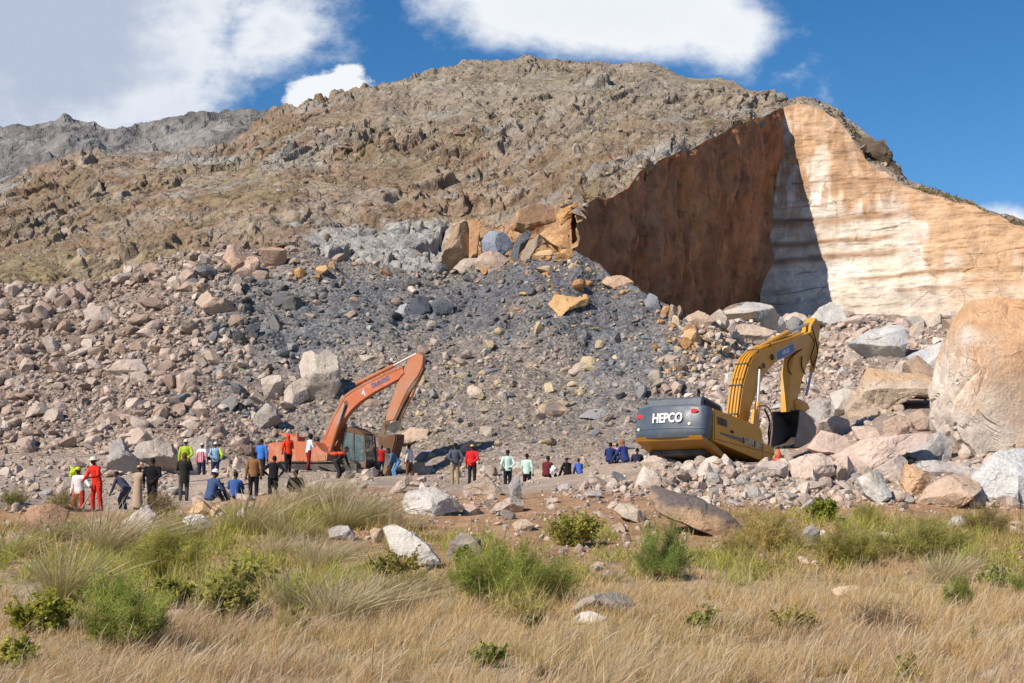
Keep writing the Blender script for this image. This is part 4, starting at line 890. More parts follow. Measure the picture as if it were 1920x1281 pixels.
 ([(1773,990),(1785,972),(1808,964),(1822,976),(1800,980),(1790,994)], 37, .4, (.52,.49,.45), None, 'curved pale grey stone right of the yellow green scrub', None),
 ([(1634,1004),(1645,998),(1682,998),(1684,1006),(1650,1010)], 35, .4, (.56,.45,.34), None, 'flat tan slab lying on the scrub', None),
 ([(295,1152),(310,1144),(345,1143),(350,1153),(320,1158)], 20, .4, (.52,.43,.34), None, 'flat buff stone beside the brightest green bush', None),
 ([(953,915),(962,893),(974,893),(979,940),(960,942)], 44.5, .4, (.36,.335,.325), None, 'upright grey slab in front of the mint pair', None),
 ([(1416,876),(1440,863),(1476,870),(1482,900),(1440,904)], 47, .5, (.55,.465,.40), None, 'broad pale block in front of the yellow digger track', None),
 ([(1348,872),(1358,850),(1378,870),(1370,884)], 47.6, .4, (.62,.56,.49), None, 'pointed white stone in front of the yellow digger', None),
 ([(1190,908),(1206,872),(1232,888),(1246,912),(1215,918)], 46, .4, (.57,.48,.42), None, 'pale leaning slab below the dark grey blue sitter', None),
 ([(1198,868),(1225,853),(1252,862),(1244,884),(1212,882)], 48.5, .4, (.55,.44,.36), None, 'pale pink slab at the rear corner of the yellow digger', None),
 ([(728,924),(745,905),(770,888),(780,893),(760,915),(738,928)], 44, .4, (.54,.43,.34), None, 'narrow tan slab pointing up at the brown trousers', None),
 ([(755,908),(770,902),(788,904),(784,914),(762,914)], 44, .5, (.53,.41,.31), None, 'tan stone behind the narrow pointing slab', None),
 ([(40,972),(60,950),(100,944),(130,958),(120,982),(60,990)], 42.5, .4, (.43,.265,.175), None, 'reddish earth lump left of the red trousers', None),
]
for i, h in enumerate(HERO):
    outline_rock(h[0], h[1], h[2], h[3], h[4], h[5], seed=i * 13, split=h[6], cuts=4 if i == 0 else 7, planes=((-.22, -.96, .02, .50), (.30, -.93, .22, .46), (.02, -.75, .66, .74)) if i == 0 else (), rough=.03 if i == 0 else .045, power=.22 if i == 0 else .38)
# dark columnar outcrop on the skyline right of the quarry corner
outline_rock([(1606,262),(1622,255),(1640,258),(1652,268),(1662,290),(1676,318),(1692,345),(1672,350),(1650,332),(1630,305),(1612,282)], 134.2, .55, (.17,.125,.085), (.12,.09,.065), 'dark craggy outcrop on the skyline beside the pale wall', 5000, cat='outcrop', name='rock_outcrop', rough=.16)
# ---------------------------------------------------------------- machine materials
def mat_paint(name, c, worn=(.30, .22, .15), amt=.35, rough=.42, spec=.45, dust=(.42, .34, .26), dusta=.35):
    m, k = material(name)
    pos = k.node('ShaderNodeTexCoord').outputs['Object']
    n1 = k.noise(pos, 1.6, 6, .65, .4); n2 = k.noise(pos, 9, 5, .7); n3 = k.noise(pos, 0.9, 4, .6)
    col = k.mix(k.mapr(n1, .3, .7, 0, .22), c, tuple(x * .72 for x in c))
    col = k.mix(k.math('MULTIPLY', k.mapr(n2, .60, .70, 0, 1, True), amt), col, worn)
    col = k.mix(k.math('MULTIPLY', k.mapr(n3, .42, .75, 0, 1, True), dusta), col, dust)
    r = k.mapr(n1, .3, .7, rough - .08, rough + .25)
    finish(k, col, r, n2, .12, .02, spec=spec)
    return m
M_yel = mat_paint('yellow_paint', (.60, .285, .018), amt=.25, dusta=.22)
M_org = mat_paint('faded_orange_paint', (.50, .145, .068), worn=(.24, .11, .07), amt=.8, rough=.65, spec=.25, dust=(.52, .31, .24), dusta=.75)
M_orgd = mat_paint('dirty_orange_paint', (.42, .15, .06), worn=(.10, .06, .04), amt=.8, rough=.65, spec=.3, dusta=.5)
M_gry = mat_paint('grey_blue_paint', (.062, .085, .118), amt=.15, rough=.38, dusta=.22)
M_dk = mat_paint('dark_steel', (.028, .027, .028), worn=(.12, .08, .05), amt=.5, rough=.55, dusta=.3)
M_bkt = mat_paint('worn_bucket_steel', (.17, .165, .165), worn=(.25, .19, .14), amt=.6, rough=.5, dusta=.4)
M_rust = mat_paint('rusty_steel', (.14, .075, .045), worn=(.07, .05, .04), amt=.8, rough=.75, spec=.2, dusta=.4)
M_trk = mat_paint('track_steel', (.07, .055, .045), worn=(.2, .15, .11), amt=.6, rough=.7, spec=.2, dusta=.6)
def mat_plain(name, c, rough=.6, metallic=0., spec=.3):
    m, k = material(name); finish(k, c, rough, metallic=metallic, spec=spec); return m
M_chr = mat_plain('chrome_rod', (.50, .48, .46), .38, .55)
M_blk = mat_plain('black_rubber', (.015, .015, .016), .6)
M_wht = mat_plain('white_lettering', (.80, .79, .76), .5)
M_red = mat_plain('red_reflector', (.55, .03, .035), .3)
M_lens = mat_plain('lamp_lens', (.78, .72, .50), .25)
M_navy = mat_plain('navy_badge', (.10, .13, .26), .4)
M_pale = mat_plain('pale_lettering', (.62, .62, .72), .5)
M_gold = mat_plain('pale_gold_lettering', (.62, .57, .36), .5)
M_pur = mat_plain('faded_purple_lettering', (.14, .11, .20), .6)
M_cone = mat_plain('cone_orange', (.60, .11, .03), .55)
def mat_glass():
    m, k = material('cab_glass')
    b = k.node('ShaderNodeBsdfPrincipled', inp={'Base Color': (.10, .16, .17, 1), 'Roughness': .08, 'Specular IOR Level': .6, 'Alpha': .55})
    k.node('ShaderNodeOutputMaterial', inp={0: b.outputs[0]}); return m
M_glass = mat_glass()

def bevel_mesh(name, bm, w, seg=2, ang_=30):
    if w:
        es = [e for e in bm.edges if len(e.link_faces) == 2 and e.calc_face_angle(0) > math.radians(ang_)]
        bmesh.ops.bevel(bm, geom=es, offset=w, segments=seg, profile=.5, affect='EDGES', clamp_overlap=True)
    bmesh.ops.recalc_face_normals(bm, faces=bm.faces)
    me = bpy.data.meshes.new(name); bm.to_mesh(me); bm.free()
    me.polygons.foreach_set('use_smooth', np.ones(len(me.polygons), bool)); me.set_sharp_from_angle(angle=math.radians(35))
    return me
def add_prism(bm, pts, y0, y1):
    """polygon of (x, z) pairs extruded from y0 to y1"""
    a = [bm.verts.new((p[0], y0, p[1])) for p in pts]; b = [bm.verts.new((p[0], y1, p[1])) for p in pts]
    bm.faces.new(a); bm.faces.new(b[::-1]); n = len(pts)
    for i in range(n): bm.faces.new((a[i], b[i], b[(i + 1) % n], a[(i + 1) % n]))
def add_box(bm, lo, hi):
    add_prism(bm, [(lo[0], lo[2]), (hi[0], lo[2]), (hi[0], hi[2]), (lo[0], hi[2])], lo[1], hi[1])
def add_tube(bm, path, r, n=10, caps=True):
    path = [Vector(p) for p in path]; rings = []; r = r if isinstance(r, (list, tuple)) else [r] * len(path)
    up = Vector((0, 0, 1))
    for i, p in enumerate(path):
        d = (path[min(i + 1, len(path) - 1)] - path[max(i - 1, 0)]).normalized()
        if abs(d.dot(up)) > .95: u = d.cross(Vector((0, 1, 0))).normalized()
        else: u = d.cross(up).normalized()
        w = d.cross(u)
        rings.append([bm.verts.new(p + (u * math.cos(t) + w * math.sin(t)) * r[i]) for t in np.linspace(0, 2 * math.pi, n, endpoint=False)])
    for a, b in zip(rings[:-1], rings[1:]):
        for i in range(n): bm.faces.new((a[i], a[(i + 1) % n], b[(i + 1) % n], b[i]))
    if caps: bm.faces.new(rings[0][::-1]); bm.faces.new(rings[-1])
def smooth_path(pts, n=8):
    p = [Vector(q) for q in pts]; out = []
    for i in range(len(p) - 1):
        a, b, c, d = p[max(i - 1, 0)], p[i], p[i + 1], p[min(i + 2, len(p) - 1)]
        for k in range(n):
            t = k / n; out.append(.5 * ((2 * b) + (c - a) * t + (2 * a - 5 * b + 4 * c - d) * t * t + (3 * b - a - 3 * c + d) * t ** 3))
    out.append(p[-1]); return out
def fillet(pts, r, seg=5):
    """round the corners of a polygon"""
    out = []; n = len(pts)
    for i in range(n):
        p0, p, p1 = Vector(pts[i - 1]), Vector(pts[i]), Vector(pts[(i + 1) % n]); rr = r[i] if isinstance(r, (list, tuple)) else r
        a = (p0 - p); b = (p1 - p); k = min(rr, a.length * .45, b.length * .45)
        if k < 1e-4: out.append(tuple(p)); continue
        A = p + a.normalized() * k; B = p + b.normalized() * k
        for s in range(seg + 1):
            t = s / seg; out.append(tuple((1 - t) ** 2 * A + 2 * t * (1 - t) * p + t * t * B))
    return out
def text_mesh(name, s, size, depth=.01, bold=0.0, shear=0.0):
    cu = bpy.data.curves.new(name, 'FONT'); cu.body = s; cu.size = size; cu.extrude = depth; cu.offset = bold; cu.shear = shear
    cu.align_x = 'CENTER'; cu.align_y = 'CENTER'; cu.resolution_u = 3
    o = bpy.data.objects.new(name, cu); C.objects.link(o)
    me = bpy.data.meshes.new_from_object(o.evaluated_get(bpy.context.evaluated_depsgraph_get()))
    bpy.data.objects.remove(o); bpy.data.curves.remove(cu); return me

class Machine:
    """local axes: x forward, y to its left, z up; pixels can be traced onto planes of constant local y"""
    def __init__(s, name, px, py, Y, heading, pitch, label, roll=0.0):
        h = math.radians(heading); f = Vector((math.sin(h), math.cos(h), 0)); l = Vector((-math.cos(h), math.sin(h), 0)); u = Vector((0, 0, 1))
        q = Matrix.Rotation(math.radians(pitch), 3, l); f2 = q @ f; u2 = q @ u
        q = Matrix.Rotation(math.radians(roll), 3, f2); l2 = q @ l; u2 = q @ u2
        s.o = Vector(P(px, py, Y)); M = Matrix((f2, l2, u2)).transposed()
        s.M = M; s.root = bpy.data.objects.new(name, None); C.objects.link(s.root)
        s.root.matrix_world = Matrix.Translation(s.o) @ M.to_4x4(); s.root.empty_display_size = .5
        tag(s.root, label, 'excavator')
    def pt(s, px, py, off):
        a = (px - 960) / F; b = (640.5 - py) / F
        d = Vector((a, math.cos(PITCH) - b * math.sin(PITCH), math.sin(PITCH) + b * math.cos(PITCH)))
        n = s.M.col[1]; c = Vector(CAM)
        t = ((s.o + n * off) - c).dot(n) / d.dot(n)
        q = s.M.transposed() @ (c + d * t - s.o); return (q.x, q.z)
    def poly(s, pts, off): return [s.pt(x, y, off) for x, y in pts]
    def part(s, name, bm, mat, bev=0.0, parent=None, seg=2):
        return link(name, bevel_mesh(name, bm, bev, seg), mat, parent or s.root)
    def prism(s, name, pts, y0, y1, mat, bev=.02, parent=None):
        bm = bmesh.new(); add_prism(bm, pts, y0, y1); return s.part(name, bm, mat, bev, parent)
    def tube(s, name, path, r, mat, parent=None, n=10):
        bm = bmesh.new(); add_tube(bm, path, r, n); return s.part(name, bm, mat, 0, parent)
    def text(s, name, txt, size, pos, mat, face, spin=0.0, parent=None, bold=0., shear=0., depth=.008, sx=1.0):
        """lettering on a face: 'rear' reads from behind, 'right' reads from the right-hand side"""
        me = text_mesh(name, txt, size, depth, bold, shear); o = link(name, me, mat, parent or s.root)
        if face == 'rear': B = Matrix(((0, 0, -1), (-1, 0, 0), (0, 1, 0)))
        elif face == 'right': B = Matrix(((1, 0, 0), (0, 0, -1), (0, 1, 0)))
        else: raise ValueError
        o.matrix_local = Matrix.Translation(pos) @ B.to_4x4() @ Matrix.Rotation(spin, 4, 'Z') @ Matrix.Diagonal((sx, 1, 1, 1))
        return o

def crawler(mc, y, x0, x1, z0, h, w, mat, name='crawler_track'):
    """one track: the shoe belt round a frame with sprocket, idler and rollers"""
    r = h / 2; zc = z0 + r; L = x1 - x0 - h; per = 2 * L + 2 * math.pi * r; n = 46
    bm = bmesh.new()
    for i in range(n):
        s = per * i / n
        if s < L: c = (x0 + r + s, zc + r); a = 0
        elif s < L + math.pi * r: a = (s - L) / r; c = (x1 - r + math.sin(a) * r, zc + math.cos(a) * r)
        elif s < 2 * L + math.pi * r: c = (x1 - r - (s - L - math.pi * r), zc - r); a = math.pi
        else: a = math.pi + (s - 2 * L - math.pi * r) / r; c = (x0 + r + math.sin(a) * r, zc + math.cos(a) * r)
        ca, sa = math.cos(a), math.sin(a); hw = per / n * .46
        def q(u, v): return (c[0] + u * ca + v * sa, c[1] - u * sa + v * ca)
        add_prism(bm, [q(-hw, -.03), q(hw, -.03), q(hw, .01), q(.02, .015), q(.02, .05), q(-.02, .05), q(-.02, .015), q(-hw, .01)], y - w / 2, y + w / 2)
    belt = mc.part(name, bm, mat)
    bm = bmesh.new(); add_prism(bm, fillet([(x0 + r * .7, zc - r * .5), (x1 - r * .7, zc - r * .5), (x1 - r * .7, zc + r * .45), (x0 + r * .7, zc + r * .45)], .1), y - w * .28, y + w * .28)
    mc.part('track_frame', bm, M_dk, .02, belt)
    for xx, rr in ((x0 + r, r - .06), (x1 - r, r - .06)):
        bm = bmesh.new(); add_tube(bm, [(xx, y - w * .36, zc), (xx, y + w * .36, zc)], rr, 20); mc.part('sprocket', bm, M_dk, .015, belt)
    for k in range(6):
        xx = x0 + h + (L - h) * k / 5; bm = bmesh.new(); add_tube(bm, [(xx, y - w * .34, z0 + .13), (xx, y + w * .34, z0 + .13)], .10, 12); mc.part('roller', bm, M_dk, .01, belt)

# ================================================================ the yellow excavator
Ym = Machine('excavator', 1337, 868, 51.2, 37, 12.0, 'yellow and grey digger tilted on the stone heap with HEPCO on its rear', roll=-1.0)
HW = 1.42
side = Ym.poly([(1337, 766), (1417, 797), (1427.5, 803), (1431, 831), (1449, 839), (1453, 847), (1446, 867), (1420, 861), (1337, 826)], -HW)
side_r = fillet(side, [.02, .1, .3, .1, .08, .12, .15, .1, .02])
house = Ym.prism('house', side_r, -HW, HW - .1, M_yel, .035)
xr, zt = side[0]; zb = side[-1][1]
# panel seams, grille, handle and the dark stripe with its plate on the right side
def on_side(pts, name, mat, out=.012, parent=house, bev=.004): return Ym.prism(name, Ym.poly(pts, -HW), -HW - out, -HW + .02, mat, bev, parent)
on_side([(1349, 810.2), (1393, 822.5), (1393, 830), (1351, 814.5)], 'side_stripe', M_gry)
on_side([(1393, 820), (1428, 831), (1429, 843), (1392, 830.5)], 'name_plate', M_dk, .018)
M_ylg = mat_paint('ochre_grille', (.34, .16, .015), amt=.3, dusta=.2)
gr = on_side([(1344, 780), (1363, 787.5), (1363.5, 801.5), (1344.5, 796)], 'side_grille', M_ylg, .010)
for kx in range(5):
    t = kx / 4; on_side([(1345 + t * 14.5, 781.4 + t * 5.6), (1347.6 + t * 14.5, 782.5 + t * 5.6), (1348 + t * 14.5, 796.2 + t * 5), (1345.4 + t * 14.5, 795.6 + t * 5)], 'grille_slat', M_dk, .016, gr)
on_side([(1369.5, 807), (1374.5, 808.5), (1374.5, 813), (1370, 811.6)], 'door_handle', M_blk, .03)
for a, b in (((1338.5, 774), (1338.8, 826)), ((1430.2, 831), (1429.5, 864))):
    on_side([a, (a[0] + 1.0, a[1] + .3), (b[0] + 1.0, b[1]), b], 'panel_seam', M_dk, .004)
on_side([(1342, 823), (1452, 851.5), (1452, 852.6), (1342, 824.2)], 'panel_seam', M_dk, .004)
sp = math.atan2(*(lambda a, b: (b[1] - a[1], b[0] - a[0]))(Ym.pt(1394, 825, -HW), Ym.pt(1428, 836.5, -HW)))
tp = Ym.pt(1410.5, 831.4, -HW)
# the plate's worn characters cannot be made out: rows of short pale strokes stand for them
bm = bmesh.new(); r_ = random.Random(5); L_ = (Vector(Ym.pt(1427, 836.8, -HW)) - Vector(Ym.pt(1394, 825.6, -HW))); A_ = Vector(Ym.pt(1394, 825.6, -HW)); e_ = L_.normalized(); u_ = Vector((-e_[1], e_[0]))
for i in range(9):
    if i == 5: continue
    c0 = A_ + e_ * (L_.length * (i + .12) / 9); wd = L_.length / 9 * .62; hh = .115
    for seg_ in r_.sample([((0, -1), (0, 1)), ((1, -1), (1, 1)), ((0, 1), (1, 1)), ((0, 0), (1, 0)), ((0, -1), (1, -1)), ((0, 1), (1, -1))], 3):
        a = c0 + e_ * wd * seg_[0][0] + u_ * hh * seg_[0][1]; b = c0 + e_ * wd * seg_[1][0] + u_ * hh * seg_[1][1]
        d_ = (b - a).normalized(); n_ = Vector((-d_[1], d_[0])) * .02
        add_prism(bm, [tuple(a - n_), tuple(b - n_), tuple(b + n_), tuple(a + n_)], -HW - .026, -HW - .018)
Ym.part('plate_lettering', bm, M_gold, 0, house)
# counterweight: rounded block behind the house
def plan_block(bm, outline, zlo, zhi, zlo_f=None, slope=0.0):
    """plan outline (x, y) between heights; the rear lower edge can be undercut"""
    n = len(outline); xs = [p[0] for p in outline]; x0, x1 = min(xs), max(xs)
    layers = []
    for zz, ins in ((zlo, .10), (zlo + .10, .03), (zlo + .2, 0), (zhi - .12, 0), (zhi - .04, .03), (zhi, .09)):
        cx = sum(xs) / n; ring = []
        for x, y in outline:
            k = 1 - ins / HW
            ring.append(bm.verts.new((x1 + (x - x1) * (1 - ins / (x1 - x0)), y * k, zz + slope * (x - x1))))
        layers.append(ring)
    for a, b in zip(layers[:-1], layers[1:]):
        for i in range(n): bm.faces.new((a[i], a[(i + 1) % n], b[(i + 1) % n], b[i]))
    bm.faces.new(layers[0][::-1]); bm.faces.new(layers[-1])
out = fillet([(xr, -HW), (xr, HW), (xr - .45, HW), (xr - .62, .9), (xr - .70, 0), (xr - .62, -.9), (xr - .45, -HW)], [.01, .01, .25, .4, .5, .4, .25], 6)
bm = bmesh.new(); plan_block(bm, out, zb - .02, zt + .03)
cwt = Ym.part('counterweight', bm, M_gry, 0)
zm = (zb + zt) / 2
bm = bmesh.new()
outg = [(x - (.018 if x < xr - .02 else 0), y * 1.008) for x, y in out]
n_ = len(outg); ra = [bm.verts.new((x, y, zb + .27)) for x, y in outg]; rb = [bm.verts.new((x, y, zb + .33)) for x, y in outg]
for i in range(n_): bm.faces.new((ra[i], ra[(i + 1) % n_], rb[(i + 1) % n_], rb[i]))
bm.faces.new(ra[::-1]); bm.faces.new(rb); Ym.part('counterweight_rib', bm, M_gry, 0, cwt)
Ym.text('maker_lettering', 'HEPCO', .46, (xr - .705, -.06, zm + .08), M_wht, 'rear', 0, cwt, bold=.012, sx=.80, depth=.02)
def disc(name, y, z, ry, rz, mat, x=None, th=.03):
    bm = bmesh.new(); x = xr - .66 if x is None else x
    a = [bm.verts.new((x, y + ry * math.cos(t), z + rz * math.sin(t))) for t in np.linspace(0, 2 * math.pi, 20, endpoint=False)]
    b = [bm.verts.new((x - th, y + ry * .85 * math.cos(t), z + rz * .85 * math.sin(t))) for t in np.linspace(0, 2 * math.pi, 20, endpoint=False)]
    bm.faces.new(a); bm.faces.new(b[::-1])
    for i in range(20): bm.faces.new((a[i], b[i], b[(i + 1) % 20], a[(i + 1) % 20]))
    return Ym.part(name, bm, mat, 0, cwt)
disc('reflector', -.98, zm + .33, .20, .085, M_red, xr - .575); disc('reflector', 1.12, zm + .22, .16, .085, M_red, xr - .545)
disc('rear_lamp', -.90, zb + .42, .06, .06, M_lens, xr - .60, .05); disc('rear_lamp', 1.16, zb + .30, .06, .06, M_lens, xr - .53, .05)
# hood on top, exhaust, rail
bm = bmesh.new(); add_prism(bm, fillet([(xr - .50, zt - .02), (xr - .46, zt + .30), (xr - .36, zt + .36), (xr + .95, zt + .34), (xr + 1.25, zt - .12), (xr + .9, zt - .3)], [.02, .06, .06, .12, .08, .02]), -HW + .22, HW - .55)
hood = Ym.part('engine_hood', bm, M_gry, .04)
bm = bmesh.new(); add_box(bm, (xr - .25, -HW + .20, zt - .05), (xr + .85, -HW + .226, zt + .27)); Ym.part('hood_side_grille', bm, M_blk, .006, hood)
bm = bmesh.new(); add_prism(bm, fillet([(xr - .35, zt - .02), (xr - .3, zt + .2), (xr + .8, zt + .18), (xr + .9, zt - .1)], .05), HW - .545, HW - .12); Ym.part('hood_step', bm, M_gry, .03, hood)
Ym.tube('exhaust_pipe', smooth_path([(xr + .15, -.72, zt + .3), (xr + .15, -.72, zt + .55), (xr + .12, -.74, zt + .66), (xr + .02, -.76, zt + .72)], 4), .055, M_blk)
# undercarriage: mostly out of sight, dark under the raised rear
bm = bmesh.new(); add_box(bm, (xr + .2, -1.1, zb - .30), (xr + 3.6, 1.1, zb - .02 - .42)); 
add_tube(bm, [(xr + 2.2, 0, zb - .55), (xr + 2.2, 0, zb - .95)], .7, 24)
Ym.part('slew_ring', bm, M_dk, .02)
crawler(Ym, -1.02, xr + .1, xr + 4.2, zb - 1.75, .85, .55, M_trk); crawler(Ym, 1.02, xr + .1, xr + 4.2, zb - 1.75, .85, .55, M_trk)
bm = bmesh.new(); add_prism(bm, [(xr - .55, zb + .03), (xr + .3, zb - .05), (xr + 3.9, zb - .9), (xr + 3.9, zb - 1.0), (xr + .3, zb - .28), (xr - .45, zb - .10)], -HW + .06, HW - .14); Ym.part('belly_plate', bm, M_ylg, .02)
# boom
BW = .27
bpx = [(1385.7, 781), (1393, 725), (1404, 686), (1412, 671), (1424, 661), (1446, 650), (1482.5, 638), (1514, 625), (1526, 620), (1529, 632), (1514, 650), (1482.5, 662), (1453, 680), (1433, 702), (1419, 735), (1408, 764), (1402, 800), (1386, 800)]
boom = Ym.prism('boom', Ym.poly(bpx, -BW), -BW, BW, M_yel, .02)
# hydraulic lines on the back of the boom
back = [(1385, 792), (1386, 778), (1393, 725), (1404, 686), (1412, 671), (1424, 661), (1446, 650), (1482, 638.5), (1508, 628)]
bl = [Ym.pt(x, y, -BW) for x, y in back]
def off_path(dist):
    res = []
    for i, p in enumerate(bl):
        a = Vector(bl[max(i - 1, 0)]); b = Vector(bl[min(i + 1, len(bl) - 1)]); d = (b - a).normalized(); nrm = Vector((-d[1], d[0])); q = Vector(p) + nrm * dist; res.append(q)
    return res
for yy, rr in ((-.20, .042), (-.08, .05), (.06, .05), (.19, .042)):
    pth = [(q[0], yy, q[1]) for q in off_path(.075)]; Ym.tube('hydraulic_pipe', smooth_path(pth, 5), rr, M_yel, boom, 8)
for i in (1, 2, 3, 5, 6):
    q = off_path(.07)[i]; d = (Vector(bl[i + 1]) - Vector(bl[i])).normalized()
    a, b = Vector(q) - d * .03, Vector(q) + d * .03; nn = Vector((-d[1], d[0])) * .07
    Ym.prism('pipe_clamp', [tuple(a - nn), tuple(b - nn), tuple(b + nn), tuple(a + nn)], -.25, .25, M_dk, .005, boom)
# stick cylinder lying along the top of the boom
cyl = [Ym.pt(1424, 655, 0), Ym.pt(1476, 626, 0), Ym.pt(1531, 601, 0)]
Ym.tube('cylinder', [(cyl[0][0], 0, cyl[0][1] + .06), (cyl[1][0], 0, cyl[1][1] + .05)], .11, M_yel, boom, 14)
Ym.tube('piston_rod', [(cyl[1][0], 0, cyl[1][1] + .05), (cyl[2][0], 0, cyl[2][1])], .06, M_chr, boom, 12)
# badge with worn letters, pivot bosses
ba, bb = Vector(Ym.pt(1456, 668.5, -BW)), Vector(Ym.pt(1489, 651, -BW)); d_ = (bb - ba).normalized(); n_ = Vector((-d_[1], d_[0]))
def rr_(w, grow=0): 
    return fillet([tuple(ba - n_ * w - d_ * grow), tuple(bb - n_ * w + d_ * grow), tuple(bb + n_ * w + d_ * grow), tuple(ba + n_ * w - d_ * grow)], .09)
badge = Ym.prism('badge_rim', rr_(.185, .03), -BW - .008, -BW + .01, M_pale, 0, boom)
Ym.prism('badge', rr_(.165), -BW - .014, -BW + .01, M_navy, 0, badge)
mid = (ba + bb) / 2
Ym.text('badge_lettering', 'AMUIS', .27, (mid[0], -BW - .016, mid[1]), M_pale, 'right', math.atan2(d_[1], d_[0]), badge, bold=.004, sx=.86, depth=.004)
for x, y, rr in ((1447, 670, .12), (1431, 686, .10), (1424.5, 693, .11)):
    c = Ym.pt(x, y, -BW); Ym.tube('pivot_boss', [(c[0], -BW - .05, c[1]), (c[0], -BW + .02, c[1])], rr, M_dk if rr > .1 else M_rust, boom, 16)
# boom lift cylinders on both sides
for sy in (-1, 1):
    a = Ym.pt(1420, 768, -BW - .14); b = Ym.pt(1424.5, 693, -BW - .14); m_ = ((a[0] + b[0]) / 2 * .55 + a[0] * .45, (a[1] + b[1]) / 2 * .35 + a[1] * .65)
    Ym.tube('lift_cylinder', [(a[0] - .03, sy * (BW + .14), a[1] - .7), (m_[0], sy * (BW + .14), m_[1])], .10, M_yel, boom, 14)
    Ym.tube('lift_rod', [(m_[0], sy * (BW + .14), m_[1]), (b[0], sy * (BW + .14), b[1])], .058, M_chr, boom, 12)
# stick
SW = .20
spx = [(1504, 656), (1518, 628), (1522, 609), (1530, 596), (1537, 612), (1536, 634), (1528, 660), (1514, 682), (1503, 715), (1496, 748), (1493, 770), (1481, 772), (1482, 702), (1488, 668)]
stick = Ym.prism('stick', Ym.poly(spx, -SW), -SW, SW, M_yel, .02)
a, b = Ym.pt(1531, 641, 0), Ym.pt(1510, 741, 0); m_ = (a[0] * .45 + b[0] * .55, a[1] * .45 + b[1] * .55)
Ym.tube('bucket_cylinder', [(a[0] + .1, 0, a[1]), (m_[0] + .12, 0, m_[1])], .11, M_yel, stick, 14); Ym.tube('piston_rod', [(m_[0] + .12, 0, m_[1]), (b[0] + .08, 0, b[1])], .06, M_chr, stick, 12)
lk = Ym.poly([(1490, 752), (1499, 748), (1514, 757), (1518, 766), (1510, 772), (1494, 774)], -.25)
Ym.prism('linkage', lk, -.26, -.17, M_yel, .015, stick); Ym.prism('linkage', lk, .17, .26, M_yel, .015, stick)
for pts, yy in (([(1517, 626), (1527, 642), (1521, 668), (1522, 680), (1527, 689)], -SW - .07), ([(1490, 664), (1479, 676), (1478, 694), (1484, 702)], -SW - .04), ([(1504, 668), (1503, 686), (1510, 702)], -SW - .05), ([(1522, 612), (1530, 640), (1533, 662), (1526, 684)], -SW - .08)):
    Ym.tube('hose', smooth_path([(q[0], yy, q[1]) for q in Ym.poly(pts, yy)], 6), .028, M_blk, stick, 7)
# bucket: two cheeks and a curved shell, its mouth turned back to the machine
chk = Ym.poly([(1500, 770), (1511, 774), (1522, 786), (1529.5, 800), (1529, 815), (1519, 828), (1497, 839), (1490, 838), (1497, 800)], -.62)
bucket = Ym.prism('bucket', chk, -.64, -.59, M_bkt, .008)
bm = bmesh.new(); add_prism(bm, chk, .59, .64); Ym.part('bucket_cheek', bm, M_bkt, .008, bucket)
bm = bmesh.new(); shell = chk[0:7]
for a, b in zip(shell[:-1], shell[1:]):
    A, B = Vector(a), Vector(b); d = (B - A).normalized(); nn = Vector((d[1], -d[0])) * -.04
    add_prism(bm, [a, b, tuple(B + nn), tuple(A + nn)], -.60, .60)
Ym.part('bucket_shell', bm, M_dk, 0, bucket)
e0, e1 = Vector(chk[6]), Vector(chk[7])
for k in range(5):
    y = -.52 + k * .26; bm = bmesh.new(); d = (e1 - e0).normalized(); add_prism(bm, [tuple(e0), tuple(e0 + d * .30 + Vector((0, .02))), tuple(e0 + Vector((0, .09)))], y - .05, y + .05); Ym.part('bucket_tooth', bm, M_bkt, .005, bucket)
# front rail and mirror frame beside the cab deck
rail = [Ym.pt(x, y, -HW + .1) for x, y in ((1424, 800), (1420, 770), (1422, 762), (1437, 762), (1446, 775), (1448, 802), (1444, 838))]
Ym.tube('hand_rail', smooth_path([(q[0], -HW + .1, q[1]) for q in rail], 5), .028, M_rust)
fr = Ym.poly([(1411, 798), (1414, 768), (1421, 768), (1422, 800)], -.6); Ym.prism('boom_foot_bracket', fr, -.62, -.5, M_yel, .015)
hs_ = Ym.poly([(1434, 768), (1443, 790), (1441, 815), (1446, 840)], -.7); Ym.tube('hose', smooth_path([(q[0], -.7, q[1]) for q in hs_], 6), .04, M_blk)
# cone
cp_ = gpix(1457, 873, 47.5); 
bm = bmesh.new(); sc_ = F / cp_[1]; hh = 30 / sc_; ww = 24 / sc_
add_tube(bm, [(0, 0, 0), (0, 0, hh)], [ww * .5, ww * .10], 12); add_box(bm, (-ww * .52, -ww * .52, -.02), (ww * .52, ww * .52, .03))
cone = link('traffic_cone', bevel_mesh('traffic_cone', bm, .008), M_cone, loc=tuple(P(1460, 872, 49.0))); tag(cone, 'bright orange cone at the front corner of the yellow digger', 'cone')
bm = bmesh.new(); add_tube(bm, [(0, 0, hh * .42), (0, 0, hh * .62)], [ww * .345, ww * .265], 12); link('cone_band', bevel_mesh('cone_band', bm, 0), mat_plain('dark_orange_band', (.33, .05, .02)), cone)

